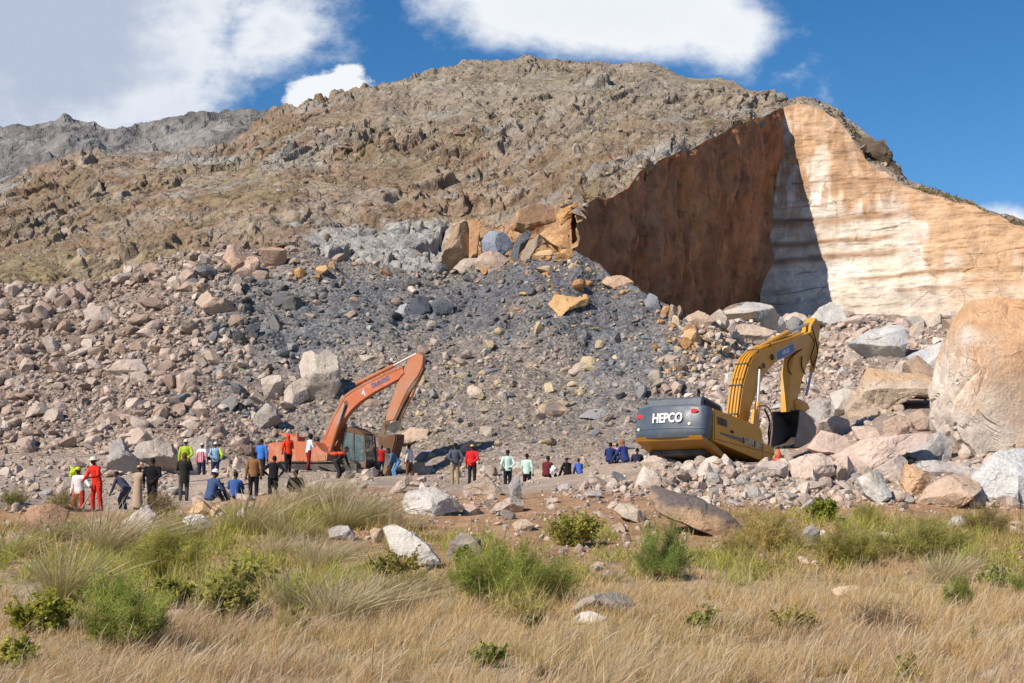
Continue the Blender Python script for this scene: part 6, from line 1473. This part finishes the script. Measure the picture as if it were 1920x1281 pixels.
# ---------------------------------------------------------------- plants
def mat_leaf(name, tr=.35):
    m, k = material(name)
    col = k.node('ShaderNodeAttribute', attribute_name='Col').outputs[0]
    d = k.node('ShaderNodeBsdfDiffuse', inp={'Color': col}); t = k.node('ShaderNodeBsdfTranslucent', inp={'Color': col})
    x = k.node('ShaderNodeMixShader', inp={0: tr, 1: d.outputs[0], 2: t.outputs[0]}); k.node('ShaderNodeOutputMaterial', inp={0: x.outputs[0]}); return m
M_grass = mat_leaf('grass_mat', .42); M_leaf = mat_leaf('leaf_mat', .5)
r7 = np.random.default_rng(77)
def blades(base, up, length, bend, width, col, tipcol=None, nseg=3, head=None):
    """curved tapering blades; base (N,3), up (N,3) start direction, bend (N,3) added along the blade squared"""
    N = len(base); t = np.linspace(0, 1, nseg + 1)
    side = np.cross(up, r7.normal(size=(N, 3))); side /= np.linalg.norm(side, axis=1, keepdims=True) + 1e-9
    V = []
    for k, tt in enumerate(t):
        c = base + (up * tt + bend * tt * tt) * length[:, None]
        w = width * (1 - tt) ** .7 * .5 if head is None else width * .5 * (np.interp(tt, [0, .45, .6, .8, 1], [.8, .55, head, head, .1]))
        if k < nseg or head is not None: V += [c - side * w[:, None], c + side * w[:, None]]
        else: V.append(c)
    K = len(V); V = np.stack(V, 1); i = np.arange(N)[:, None] * K
    q = np.concatenate([i + np.array([[2 * s, 2 * s + 1, 2 * s + 3, 2 * s + 2]]) for s in range(nseg if head is not None else nseg - 1)])
    tr = (i + np.array([[2 * nseg - 2, 2 * nseg - 1, 2 * nseg]])) if head is None else np.zeros((0, 3), int)
    tip = col if tipcol is None else tipcol
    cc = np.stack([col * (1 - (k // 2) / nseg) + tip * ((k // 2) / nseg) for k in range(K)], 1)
    return V.reshape(-1, 3), q, tr, cc.reshape(-1, 3)
def join(parts):
    off = 0; V, Q, T, Cc = [], [], [], []
    for v, q, t, c in parts:
        V.append(v); Q.append(q + off); T.append(t + off); Cc.append(c); off += len(v)
    return np.concatenate(V), np.concatenate(Q), np.concatenate(T), np.concatenate(Cc)
def leaf_cards(pos, nrm, size, col, asp=2.2):
    """small pointed leaves"""
    N = len(pos); a = np.cross(nrm, r7.normal(size=(N, 3))); a /= np.linalg.norm(a, axis=1, keepdims=True) + 1e-9
    b = np.cross(nrm, a); b /= np.linalg.norm(b, axis=1, keepdims=True) + 1e-9
    L = a * size[:, None]; Wd = b * (size / asp)[:, None]
    V = np.stack([pos - L, pos + Wd * .9 - L * .1, pos + L, pos - Wd * .9 - L * .1], 1)
    q = np.arange(N)[:, None] * 4 + np.array([[0, 1, 2, 3]])
    return V.reshape(-1, 3), q, np.zeros((0, 3), int), np.repeat(col, 4, 0)
def pick(cols_, n, jit=.2):
    c = np.array(cols_)[r7.integers(0, len(cols_), n)]; return np.clip(c * r7.uniform(1 - jit, 1 + jit, (n, 1)), .004, .9)
def unit(v): return v / (np.linalg.norm(v, axis=-1, keepdims=True) + 1e-9)
STRAW = [(.74, .52, .24), (.68, .46, .20), (.80, .61, .33), (.63, .41, .19), (.72, .48, .26)]
OLIVE = [(.34, .31, .105), (.42, .36, .135), (.28, .265, .085), (.48, .39, .18)]
BRIGHT = [(.27, .35, .075), (.33, .40, .10), (.22, .29, .06), (.42, .44, .13)]
YGRN = [(.40, .42, .08), (.48, .47, .11), (.33, .37, .065), (.53, .48, .16)]
DRYB = [(.36, .26, .16), (.30, .20, .12), (.42, .32, .2), (.33, .26, .14)]

# ---- the dry grass field along the bottom and the thin grass between the bushes
def field(n, fn, lo=1030, hi=1420):
    px = r7.uniform(-430, 2350, n); py = r7.uniform(lo, hi, n)
    keep = r7.random(n) < fn(px, py); px, py = px[keep], py[keep]
    Pts = np.array([gpix_fast(a, b) for a, b in zip(px, py)]); return px, py, Pts
def edge_line(px): return 1085 + 62 * np.exp(-((px - 330) / 300) ** 2) + 18 * np.sin(px / 70.0) + 12 * np.sin(px / 31.0 + 1) - 20 * sstep(1200, 1400, px) + 55 * np.exp(-((px - 960) / 130) ** 2)
def fd(px, py):
    e = edge_line(px); clump = fbm(np.stack([px / 60, py / 30, px * 0], -1), 3, .5, 400)
    d = sstep(e - 12, e + 60, py) + .16 * sstep(-.1, .5, clump) * (py > 975)
    return np.clip(d, 0, 1) * (.20 + .80 * sstep(-.5, .15, fbm(np.stack([px / 38, py / 15, px * 0], -1), 3, .5, 401))) * np.interp(py, [940, 1150, 1281, 1420], [1, 1, .8, .55])
px, py, pt_ = field(385000, fd); N = len(px)
cl = fbm(pt_ / np.array((.9, .9, .9)), 3, .5, 410); cl2 = fbm(pt_ / 2.6, 3, .5, 411)
wind = np.array((.22, .05, -.10))
up = unit(np.stack([r7.normal(.06, .42, N), r7.normal(0, .42, N), np.ones(N)], -1))
ln = np.clip(.165 + .10 * cl + r7.normal(0, .055, N), .04, .40); bend = unit(r7.normal(size=(N, 3)) * .9 + wind) * r7.uniform(.1, .8, (N, 1))
colb = pick(STRAW, N, .22); gsel = r7.random(N) < np.clip(.12 + .25 * cl2, 0, .5); colb[gsel] = pick(OLIVE, gsel.sum())
rs = sstep(.1, .7, fbm(pt_ / 1.7, 3, .5, 412)); colb = mixc(colb, np.array((.50, .335, .235)), rs * .45)
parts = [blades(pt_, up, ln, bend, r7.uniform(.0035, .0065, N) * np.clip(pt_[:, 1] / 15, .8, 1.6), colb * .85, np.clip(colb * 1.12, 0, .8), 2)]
# airy seed heads standing above it
n2 = 20000; s = r7.integers(0, N, n2); s = s[py[s] > edge_line(px[s]) + 8]; n2 = len(s)
c2_ = pick([(.58, .46, .31), (.52, .39, .27), (.62, .52, .37)], n2, .12)
parts.append(blades(pt_[s] + r7.normal(0, .04, (n2, 3)) * (1, 1, 0), unit(np.stack([r7.normal(.16, .2, n2), r7.normal(0, .2, n2), np.ones(n2)], -1)), np.clip(ln[s] * r7.uniform(1.1, 1.8, n2), .12, .62),
                    np.tile(wind * 1.8, (n2, 1)) * r7.uniform(.1, 1.5, (n2, 1)) + r7.normal(0, .12, (n2, 3)), r7.uniform(.0035, .0055, n2), c2_, None, 4, head=1.7))
v, q, t, c = join(parts)
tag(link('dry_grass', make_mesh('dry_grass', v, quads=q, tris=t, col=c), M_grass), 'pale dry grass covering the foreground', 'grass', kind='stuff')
# ---- low green weeds and straw between bushes, behind the dry grass
def fd2(px, py):
    e = edge_line(px); top = np.interp(px, [-120, 150, 300, 700, 760, 1200, 1400, 2040], [985, 985, 965, 945, 1005, 985, 960, 965])
    clump = fbm(np.stack([px / 60, py / 24, px * 0], -1), 5, .62, 420)
    bare = np.exp(-((px - 890) / 120) ** 2 - ((py - 985) / 45) ** 2) + np.exp(-((px - 60) / 70) ** 2 - ((py - 1110) / 40) ** 2) + np.exp(-((px - 1120) / 90) ** 2 - ((py - 1040) / 60) ** 2) * .7 + np.exp(-((px - 600) / 90) ** 2 - ((py - 1090) / 40) ** 2) * .6
    return sstep(top - 5, top + 15, py) * sstep(e + 30, e - 15, py) * np.clip(.17 + 1.0 * sstep(-.3, .3, clump) - bare, .03, 1)
px, py, pt_ = field(270000, fd2, 940, 1175)
def clear_of_stones(px, py):
    k = np.ones(len(px), bool)
    for x0, x1, y0, y1 in FOOT:
        if y1 > 930: k &= ~((px > x0 - 3) & (px < x1 + 3) & (py > y1 - .35 * (y1 - y0)) & (py < y1 + 24))
    return k
k_ = clear_of_stones(px, py) | (r7.random(len(px)) < .12); px, py, pt_ = px[k_], py[k_], pt_[k_]; N = len(px)
cl = fbm(np.stack([px / 95, py / 45, px * 0], -1), 3, .5, 430)
colb = pick(OLIVE, N, .25); a_ = r7.random(N) < .38; colb[a_] = pick(STRAW, a_.sum(), .2) * .9
gmask = np.clip(sstep(-.3, .35, cl) + np.exp(-((px - 330) / 160) ** 2 - ((py - 1040) / 60) ** 2) + .4 * np.exp(-((px - 1600) / 200) ** 2 - ((py - 1020) / 40) ** 2), 0, 1) > r7.random(N) * 1.25
colb[gmask] = pick(YGRN, gmask.sum(), .25)
up = unit(np.stack([r7.normal(.08, .4, N), r7.normal(0, .4, N), np.ones(N)], -1))
hv = 1 + .8 * fbm(np.stack([px / 34, py / 15, px * 0 + 3], -1), 4, .6, 433)
ug = blades(pt_, up, np.clip(r7.normal(.24, .09, N) * hv, .05, .6) * np.interp(py, [950, 1100], [1.15, .9]), unit(r7.normal(size=(N, 3)) * .6 + wind) * r7.uniform(.1, .6, (N, 1)), r7.uniform(.010, .020, N) * (pt_[:, 1] / 30), colb * .9, np.clip(colb * 1.1, 0, .8), 2)
nw = 26000; s_ = r7.integers(0, N, nw); wcl = fbm(np.stack([px[s_] / 40, py[s_] / 18, px[s_] * 0 + 9], -1), 4, .6, 436); s_ = s_[wcl > .12]; nw = len(s_)
wc = pick([(.30, .34, .06), (.38, .38, .09), (.24, .28, .05), (.46, .40, .13)], nw, .25)
wd = leaf_cards(pt_[s_] + r7.normal(0, .05, (nw, 3)) * (1, 1, 0) + np.array((0, 0, 1)) * r7.uniform(.02, .34, (nw, 1)), unit(r7.normal(size=(nw, 3)) + (0, -.3, .8)), r7.uniform(.018, .042, nw), wc, 1.8)
v, q, t, c = join([ug, wd])
tag(link('undergrowth', make_mesh('undergrowth', v, quads=q, tris=t, col=c), M_grass), 'low mixed weeds and grass between the bushes', 'undergrowth', kind='stuff')

# ---- scrub on the hillside: small tufts, one mass
hp, hx, hy = hill_pts(7000); keep = fbm(hp / np.array((6, 6, 3)), 4, .6, 440) > .02; hp, hx, hy = hp[keep], hx[keep], hy[keep]
hp = np.repeat(hp, 6, 0) + r7.normal(0, .22, (len(hp) * 6, 3)) * (1, 1, .1); N = len(hp)
colb = pick([(.28, .24, .10), (.34, .28, .13), (.23, .21, .08), (.40, .32, .18)], N, .25)
v, q, t, c = blades(hp - (0, 0, .05), unit(np.stack([r7.normal(0, 1.0, N), r7.normal(0, 1.0, N), np.ones(N)], -1)), r7.uniform(.10, .34, N), r7.normal(0, .4, (N, 3)), r7.uniform(.06, .14, N), colb * .95, colb, 2)
tag(link('hillside_scrub', make_mesh('hillside_scrub', v, quads=q, tris=t, col=c), M_grass), 'thin scrub and grass scattered over the hillside', 'scrub', kind='stuff')

# ---- tall grass tufts
def tuft_mesh(seed, h, rad, cols_, n=420, windk=.55, heads=.25, headcol=((.60, .52, .37), (.54, .45, .30))):
    global r7; r7 = np.random.default_rng(seed)
    a = r7.uniform(0, 6.283, n); rr = rad * .32 * np.sqrt(r7.random(n)); base = np.stack([np.cos(a) * rr, np.sin(a) * rr, np.full(n, -.06)], -1)
    out = r7.uniform(0, .85, n) ** 1.2; up = unit(np.stack([np.cos(a) * out + .12, np.sin(a) * out, np.ones(n)], -1))
    ln = h * r7.uniform(.55, 1.08, n); bend = np.stack([np.cos(a) * .34 + windk * .62 * r7.uniform(-.1, 1.2, n), np.sin(a) * .34, -.20 * np.ones(n)], -1) * r7.uniform(.3, 1.1, (n, 1)) + r7.normal(0, .07, (n, 3))
    cb = pick(cols_, n, .22); w = r7.uniform(.0032, .0065, n) * max(h, .6)
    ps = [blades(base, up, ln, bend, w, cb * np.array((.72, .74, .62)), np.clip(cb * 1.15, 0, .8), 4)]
    m = int(n * heads); s = r7.integers(0, n, m); hc_ = pick(headcol, m, .12)
    if m: ps.append(blades(base[s], up[s], ln[s] * 1.14, bend[s] * 1.15, np.full(m, .0062) * max(h, .6), cb[s], hc_, 5, head=2.0))
    v, q, t, c = join(ps); me = make_mesh('tuft', v, quads=q, tris=t, col=c); me.materials.append(M_grass); return me
TUFTC = [(.42, .36, .16), (.36, .32, .12), (.52, .43, .22), (.31, .28, .10)]
TUFTS = [  # base px, py, height px, width px, wind, olive/dry, label
 (133, 1128, 128, 90, .45, 0, 'tall olive grass tuft standing alone at the left'),
 (205, 1040, 95, 100, 1.3, 1, 'wind combed pale grass plume leaning right, below the red trousers'),
 (95, 1015, 60, 90, .3, 2, 'dark olive tuft left of the windblown plume'),
 (338, 1018, 72, 80, .3, 2, 'dark green tuft under the thorny shrub'),
 (465, 1000, 92, 110, .5, 0, 'broad fountain tuft below the black sweater'),
 (545, 960, 55, 80, .7, 1, 'pale tuft on the berm crest under the orange digger'),
 (605, 950, 66, 90, .8, 1, 'pale feathery tuft hiding the track of the orange digger'),
 (640, 992, 80, 80, .6, 0, 'olive tuft beside the weathered grey boulder'),
 (688, 985, 72, 90, .8, 1, 'straw coloured tuft at the bucket of the orange digger'),
 (540, 1010, 62, 90, .6, 0, 'olive tuft between the fountain tuft and the grey boulder'),
 (570, 1150, 98, 90, .4, 2, 'dark based upright tuft in the middle of the bank'),
 (520, 1050, 60, 80, 1.2, 1, 'arching pale seed heads above the bare bank'),
 (600, 1065, 68, 90, 1.3, 1, 'pale plumes blown right, left of the long white slab'),
 (640, 1165, 96, 100, 1.1, 1, 'large pale plumes blown right at the edge of the dry grass'),
 (720, 1150, 82, 90, 1.4, 1, 'low wind flattened plumes beside the bright bush'),
 (20, 1040, 55, 90, .5, 0, 'olive tuft cut by the left edge'),
 (760, 990, 40, 70, .6, 1, 'small pale tuft in front of the flat topped slab'),
 (1760, 1095, 70, 60, .8, 1, 'thin upright pale stalks above the dry grass on the right'),
 (1360, 1180, 40, 80, .5, 1, 'short straw tuft in the dry grass right of centre'),
 (1135, 1092, 36, 44, .2, 2, 'small round dark tuft on the reddish bank'),
]
for i, (px, py, hp_, wp, wk, kind, lab) in enumerate(TUFTS):
    p = gpix(px, py); s = p[1] / F; h = hp_ * s * 1.05
    me = tuft_mesh(500 + i, h, wp * s, [TUFTC, [(.60, .50, .30), (.54, .44, .24), (.44, .37, .18)], [(.27, .235, .09), (.34, .285, .13), (.21, .19, .07)]][kind], 800, wk, .5 if kind == 1 else .15)
    tag(link('grass_tuft', me, None, loc=tuple(p)), lab, 'grass tuft')

# ---- bushes: branching stems carrying many small leaves
def bush(px, py, hp_, wp, cols_, label, seed, style='feather', leaf=.03, n=7000, stemc=(.22, .15, .09), cat='bush', name='bush'):
    global r7; r7 = np.random.default_rng(700 + seed)
    p = gpix(px, py); s = p[1] / F; h, w = hp_ * s, wp * s * .5
    root = bpy.data.objects.new(name, None); C.objects.link(root); root.location = p; root.empty_display_size = .2; tag(root, label, cat)
    ns = max(10, int(26 * (w / .5) ** .7)) if style != 'twig' else 46
    a = r7.uniform(0, 6.283, ns); o = np.sqrt(r7.random(ns)); tipp = np.stack([np.cos(a) * o * w, np.sin(a) * o * w * .8, h * (1 - .55 * o ** 2.2) * r7.uniform(.72, 1.05, ns)], -1)
    b0 = np.stack([np.cos(a) * o * w * .25, np.sin(a) * o * w * .25, np.full(ns, -.05)], -1)
    # sub twigs
    sub = 5; S0, S1 = [b0], [tipp]; fr = r7.uniform(.3, .85, (ns, sub)); mid = b0[:, None] + (tipp - b0)[:, None] * fr[..., None]
    e = mid + r7.normal(0, .20, (ns, sub, 3)) * np.array((w, w, h * .8)) + np.array((.04 * w, 0, h * .10)); S0.append(mid.reshape(-1, 3)); S1.append(e.reshape(-1, 3))
    A, B = np.concatenate(S0), np.concatenate(S1); B[:, 2] = np.maximum(B[:, 2], .02)
    nd = max(5, ns // 3); kd = r7.integers(0, ns, nd); A = np.concatenate([A, mid[kd, 0]]); B = np.concatenate([B, mid[kd, 0] + (tipp[kd] - mid[kd, 0]) * r7.uniform(1.2, 1.6, (nd, 1)) + r7.normal(0, .08, (nd, 3)) * h])   # bare twigs
    d = B - A; L = np.linalg.norm(d, axis=1); m = len(A)
    sw = np.full(m, .006 + .012 * h); sw[ns:] *= .5
    sc_ = np.clip(np.array(stemc) * r7.uniform(.7, 1.3, (m, 1)), 0, 1)
    st = join([blades(A, unit(d), L, r7.normal(0, .08, (m, 3)), sw, sc_, sc_, 3) for _ in (0, 1)])
    me = make_mesh('stems', st[0], quads=st[1], tris=st[2], col=st[3]); link('stems', me, M_grass, root)
    if n:
        k = r7.integers(0, m - nd, n); tt = r7.random(n) ** .6 * 1.04; pos = A[k] + d[k] * tt[:, None]
        if style == 'feather':
            k = r7.integers(0, m - nd, int(n * 1.7)); n = len(k); tt = r7.random(n) ** .6 * 1.04; pos = A[k] + d[k] * tt[:, None]
            spread = .10 * h; pos = pos + r7.normal(0, spread * .45, (n, 3)); cb = pick(cols_, n, .25); dry_ = r7.random(n) < .13; cb[dry_] = pick(STRAW, dry_.sum(), .2) * .8; vv = fbm(pos / (h * .35) + seed, 2, .5, seed); cb = cb * (1 + .35 * vv)[:, None]
            up = unit(unit(d[k]) + r7.normal(0, .65, (n, 3)) + (0.15, 0, .35)); q = blades(pos - up * leaf, up, r7.uniform(.7, 2.2, n) * leaf, r7.normal(0, .35, (n, 3)), np.full(n, leaf * .15), cb * .9, np.clip(cb * 1.15, 0, .8), 2)
        elif style == 'leafy':
            pos = pos + r7.normal(0, .035 * h, (n, 3)); cb = pick(cols_, n, .25); vv = fbm(pos / (h * .4) + seed, 2, .5, seed); cb = cb * (1 + .35 * vv)[:, None]; q = leaf_cards(pos, unit(r7.normal(size=(n, 3)) + (0, -.2, .8)), r7.uniform(.6, 1.3, n) * leaf, cb, 1.9)
        else:
            cb = pick(cols_, n, .25); up = unit(unit(d[k]) + r7.normal(0, .5, (n, 3))); q = blades(pos, up, r7.uniform(1, 3, n) * leaf, r7.normal(0, .3, (n, 3)), np.full(n, leaf * .12), cb, cb, 2)
        me = make_mesh('foliage', q[0], quads=q[1], tris=q[2], col=np.clip(q[3], .003, .9)); link('foliage', me, M_leaf, root)
    return root
BUSHES = [
 (235, 1225, 150, 190, BRIGHT, 'brightest green feathery bush at lower left', 'feather', .040, 15000),
 (955, 1140, 135, 240, [(0.255, 0.334, 0.058), (0.330, 0.391, 0.085), (0.210, 0.284, 0.052), (0.405, 0.426, 0.117)], 'widest feathery green bush at the centre', 'feather', .045, 17000),
 (1242, 1090, 118, 130, [(0.255, 0.355, 0.091), (0.315, 0.412, 0.117), (0.195, 0.284, 0.065)], 'upright light green bush on bare woody stems under the dark topped boulder', 'feather', .045, 7500),
 (320, 1085, 105, 170, YGRN, 'yellow green bush right of the pale triangular boulder', 'feather', .045, 9000),
 (432, 1165, 95, 120, [(0.330, 0.334, 0.078), (0.420, 0.398, 0.117), (0.285, 0.241, 0.091)], 'twiggy olive green bush right of the brightest one', 'leafy', .035, 3800),
 (85, 1195, 92, 125, [(0.405, 0.398, 0.072), (0.495, 0.454, 0.104), (0.300, 0.312, 0.052)], 'yellowish leafy bush at the far lower left', 'leafy', .035, 4600),
 (45, 1250, 60, 90, YGRN, 'small yellow green weed in the lower left corner', 'leafy', .03, 2000),
 (1075, 1025, 70, 115, [(0.375, 0.362, 0.078), (0.480, 0.440, 0.130), (0.285, 0.284, 0.065)], 'yellowish bush below the heap of pale stones', 'leafy', .05, 3000),
 (1440, 1035, 85, 150, [(0.495, 0.405, 0.137), (0.405, 0.355, 0.104), (0.570, 0.454, 0.182)], 'straw yellow bush right of the dark topped boulder', 'feather', .055, 7500),
 (1590, 1060, 82, 150, [(0.360, 0.355, 0.085), (0.465, 0.412, 0.130), (0.285, 0.284, 0.065)], 'olive green bush behind the upright dark stone', 'feather', .055, 7500),
 (1715, 1050, 86, 210, [(0.345, 0.376, 0.078), (0.435, 0.426, 0.117), (0.270, 0.312, 0.065), (0.495, 0.426, 0.156)], 'long low green hedge like bush in the right scrub', 'feather', .055, 10000),
 (1545, 975, 44, 62, [(0.240, 0.270, 0.046), (0.330, 0.341, 0.065)], 'small dense green shrub at the foot of the stone heap', 'leafy', .06, 1700),
 (1625, 985, 50, 70, [(0.360, 0.355, 0.091), (0.450, 0.398, 0.130)], 'small olive shrub below the grey white block', 'feather', .05, 2600),
 (1850, 1005, 66, 110, [(0.405, 0.327, 0.130), (0.330, 0.284, 0.098), (0.495, 0.383, 0.182)], 'dry brownish green shrub below the large grey white slab', 'feather', .05, 4800),
 (1785, 1140, 62, 64, BRIGHT, 'compact vivid green bush on the right', 'feather', .035, 4200),
 (1645, 1190, 72, 160, DRYB, 'leafless brown twiggy shrub in the dry grass', 'twig', .03, 2600),
 (1475, 1185, 56, 110, [(0.405, 0.362, 0.091), (0.510, 0.426, 0.143)], 'sparse yellowish shrub left of the leafless one', 'leafy', .03, 1500),
 (1318, 1182, 48, 72, [(0.225, 0.263, 0.058), (0.300, 0.312, 0.078)], 'small leafy green plant in the dry grass right of centre', 'leafy', .034, 520),
 (912, 1250, 50, 66, [(0.255, 0.312, 0.058), (0.360, 0.383, 0.091)], 'small leafy shrub in the dry grass at the bottom centre', 'leafy', .032, 900),
 (996, 1182, 34, 56, [(0.105, 0.142, 0.039), (0.165, 0.185, 0.052), (0.375, 0.284, 0.065)], 'round leaved dark plant under the widest bush', 'leafy', .045, 210),
 (1692, 1285, 66, 60, [(0.300, 0.312, 0.078), (0.420, 0.383, 0.104)], 'sparse tall weed at the bottom right', 'leafy', .026, 260),
 (1022, 1285, 40, 70, DRYB, 'dry brown plant at the bottom right of centre', 'twig', .03, 900),
 (1815, 1215, 44, 50, [(0.330, 0.327, 0.104), (0.450, 0.398, 0.130)], 'thin green weed in the right dry grass', 'leafy', .026, 200),
 (1855, 1100, 50, 70, [(0.225, 0.284, 0.065), (0.300, 0.341, 0.091)], 'small dark green weed near the right edge', 'leafy', .035, 700),
 (1905, 1110, 55, 60, BRIGHT, 'green bush cut by the right edge', 'feather', .04, 2400),
 (300, 972, 58, 80, [(0.285, 0.213, 0.098), (0.225, 0.177, 0.078), (0.375, 0.270, 0.130)], 'thorny brown shrub in front of the broad black jacket', 'twig', .06, 2600),
 (330, 1140, 60, 90, [(0.360, 0.369, 0.078), (0.450, 0.426, 0.111)], 'yellow green weed behind the brightest bush', 'leafy', .035, 2200),
 (735, 1085, 62, 120, [(0.390, 0.341, 0.104), (0.300, 0.270, 0.078), (0.510, 0.398, 0.169)], 'olive weed under the long white slab', 'leafy', .04, 2400),
 (770, 1130, 62, 150, [(0.330, 0.305, 0.085), (0.435, 0.369, 0.130), (0.525, 0.412, 0.182)], 'olive and straw weeds left of the widest bush', 'feather', .045, 5200),
 (470, 1110, 62, 100, [(0.375, 0.369, 0.085), (0.465, 0.412, 0.130)], 'green weed below the fountain tuft', 'leafy', .04, 2200),
 (555, 1185, 48, 80, [(0.360, 0.327, 0.104), (0.465, 0.383, 0.156)], 'low olive weed under the dark based tuft', 'feather', .035, 2400),
 (870, 1065, 42, 56, [(0.240, 0.284, 0.052), (0.330, 0.355, 0.078)], 'green weed at the foot of the craggy rock', 'leafy', .045, 900),
 (1380, 1050, 55, 90, [(0.420, 0.369, 0.117), (0.510, 0.426, 0.169)], 'pale olive weed below the tip of the dark topped boulder', 'feather', .05, 3200),
 (30, 950, 40, 70, [(0.255, 0.284, 0.078), (0.330, 0.341, 0.104)], 'small green shrub by the reddish bank at the left edge', 'feather', .05, 1800),
 (120, 955, 44, 80, [(0.345, 0.312, 0.104), (0.420, 0.355, 0.130)], 'thin olive shrub left of the red trousers', 'feather', .05, 1800),
]
for i, b in enumerate(BUSHES): bush(*b[:6], i, b[6], b[7], b[8])
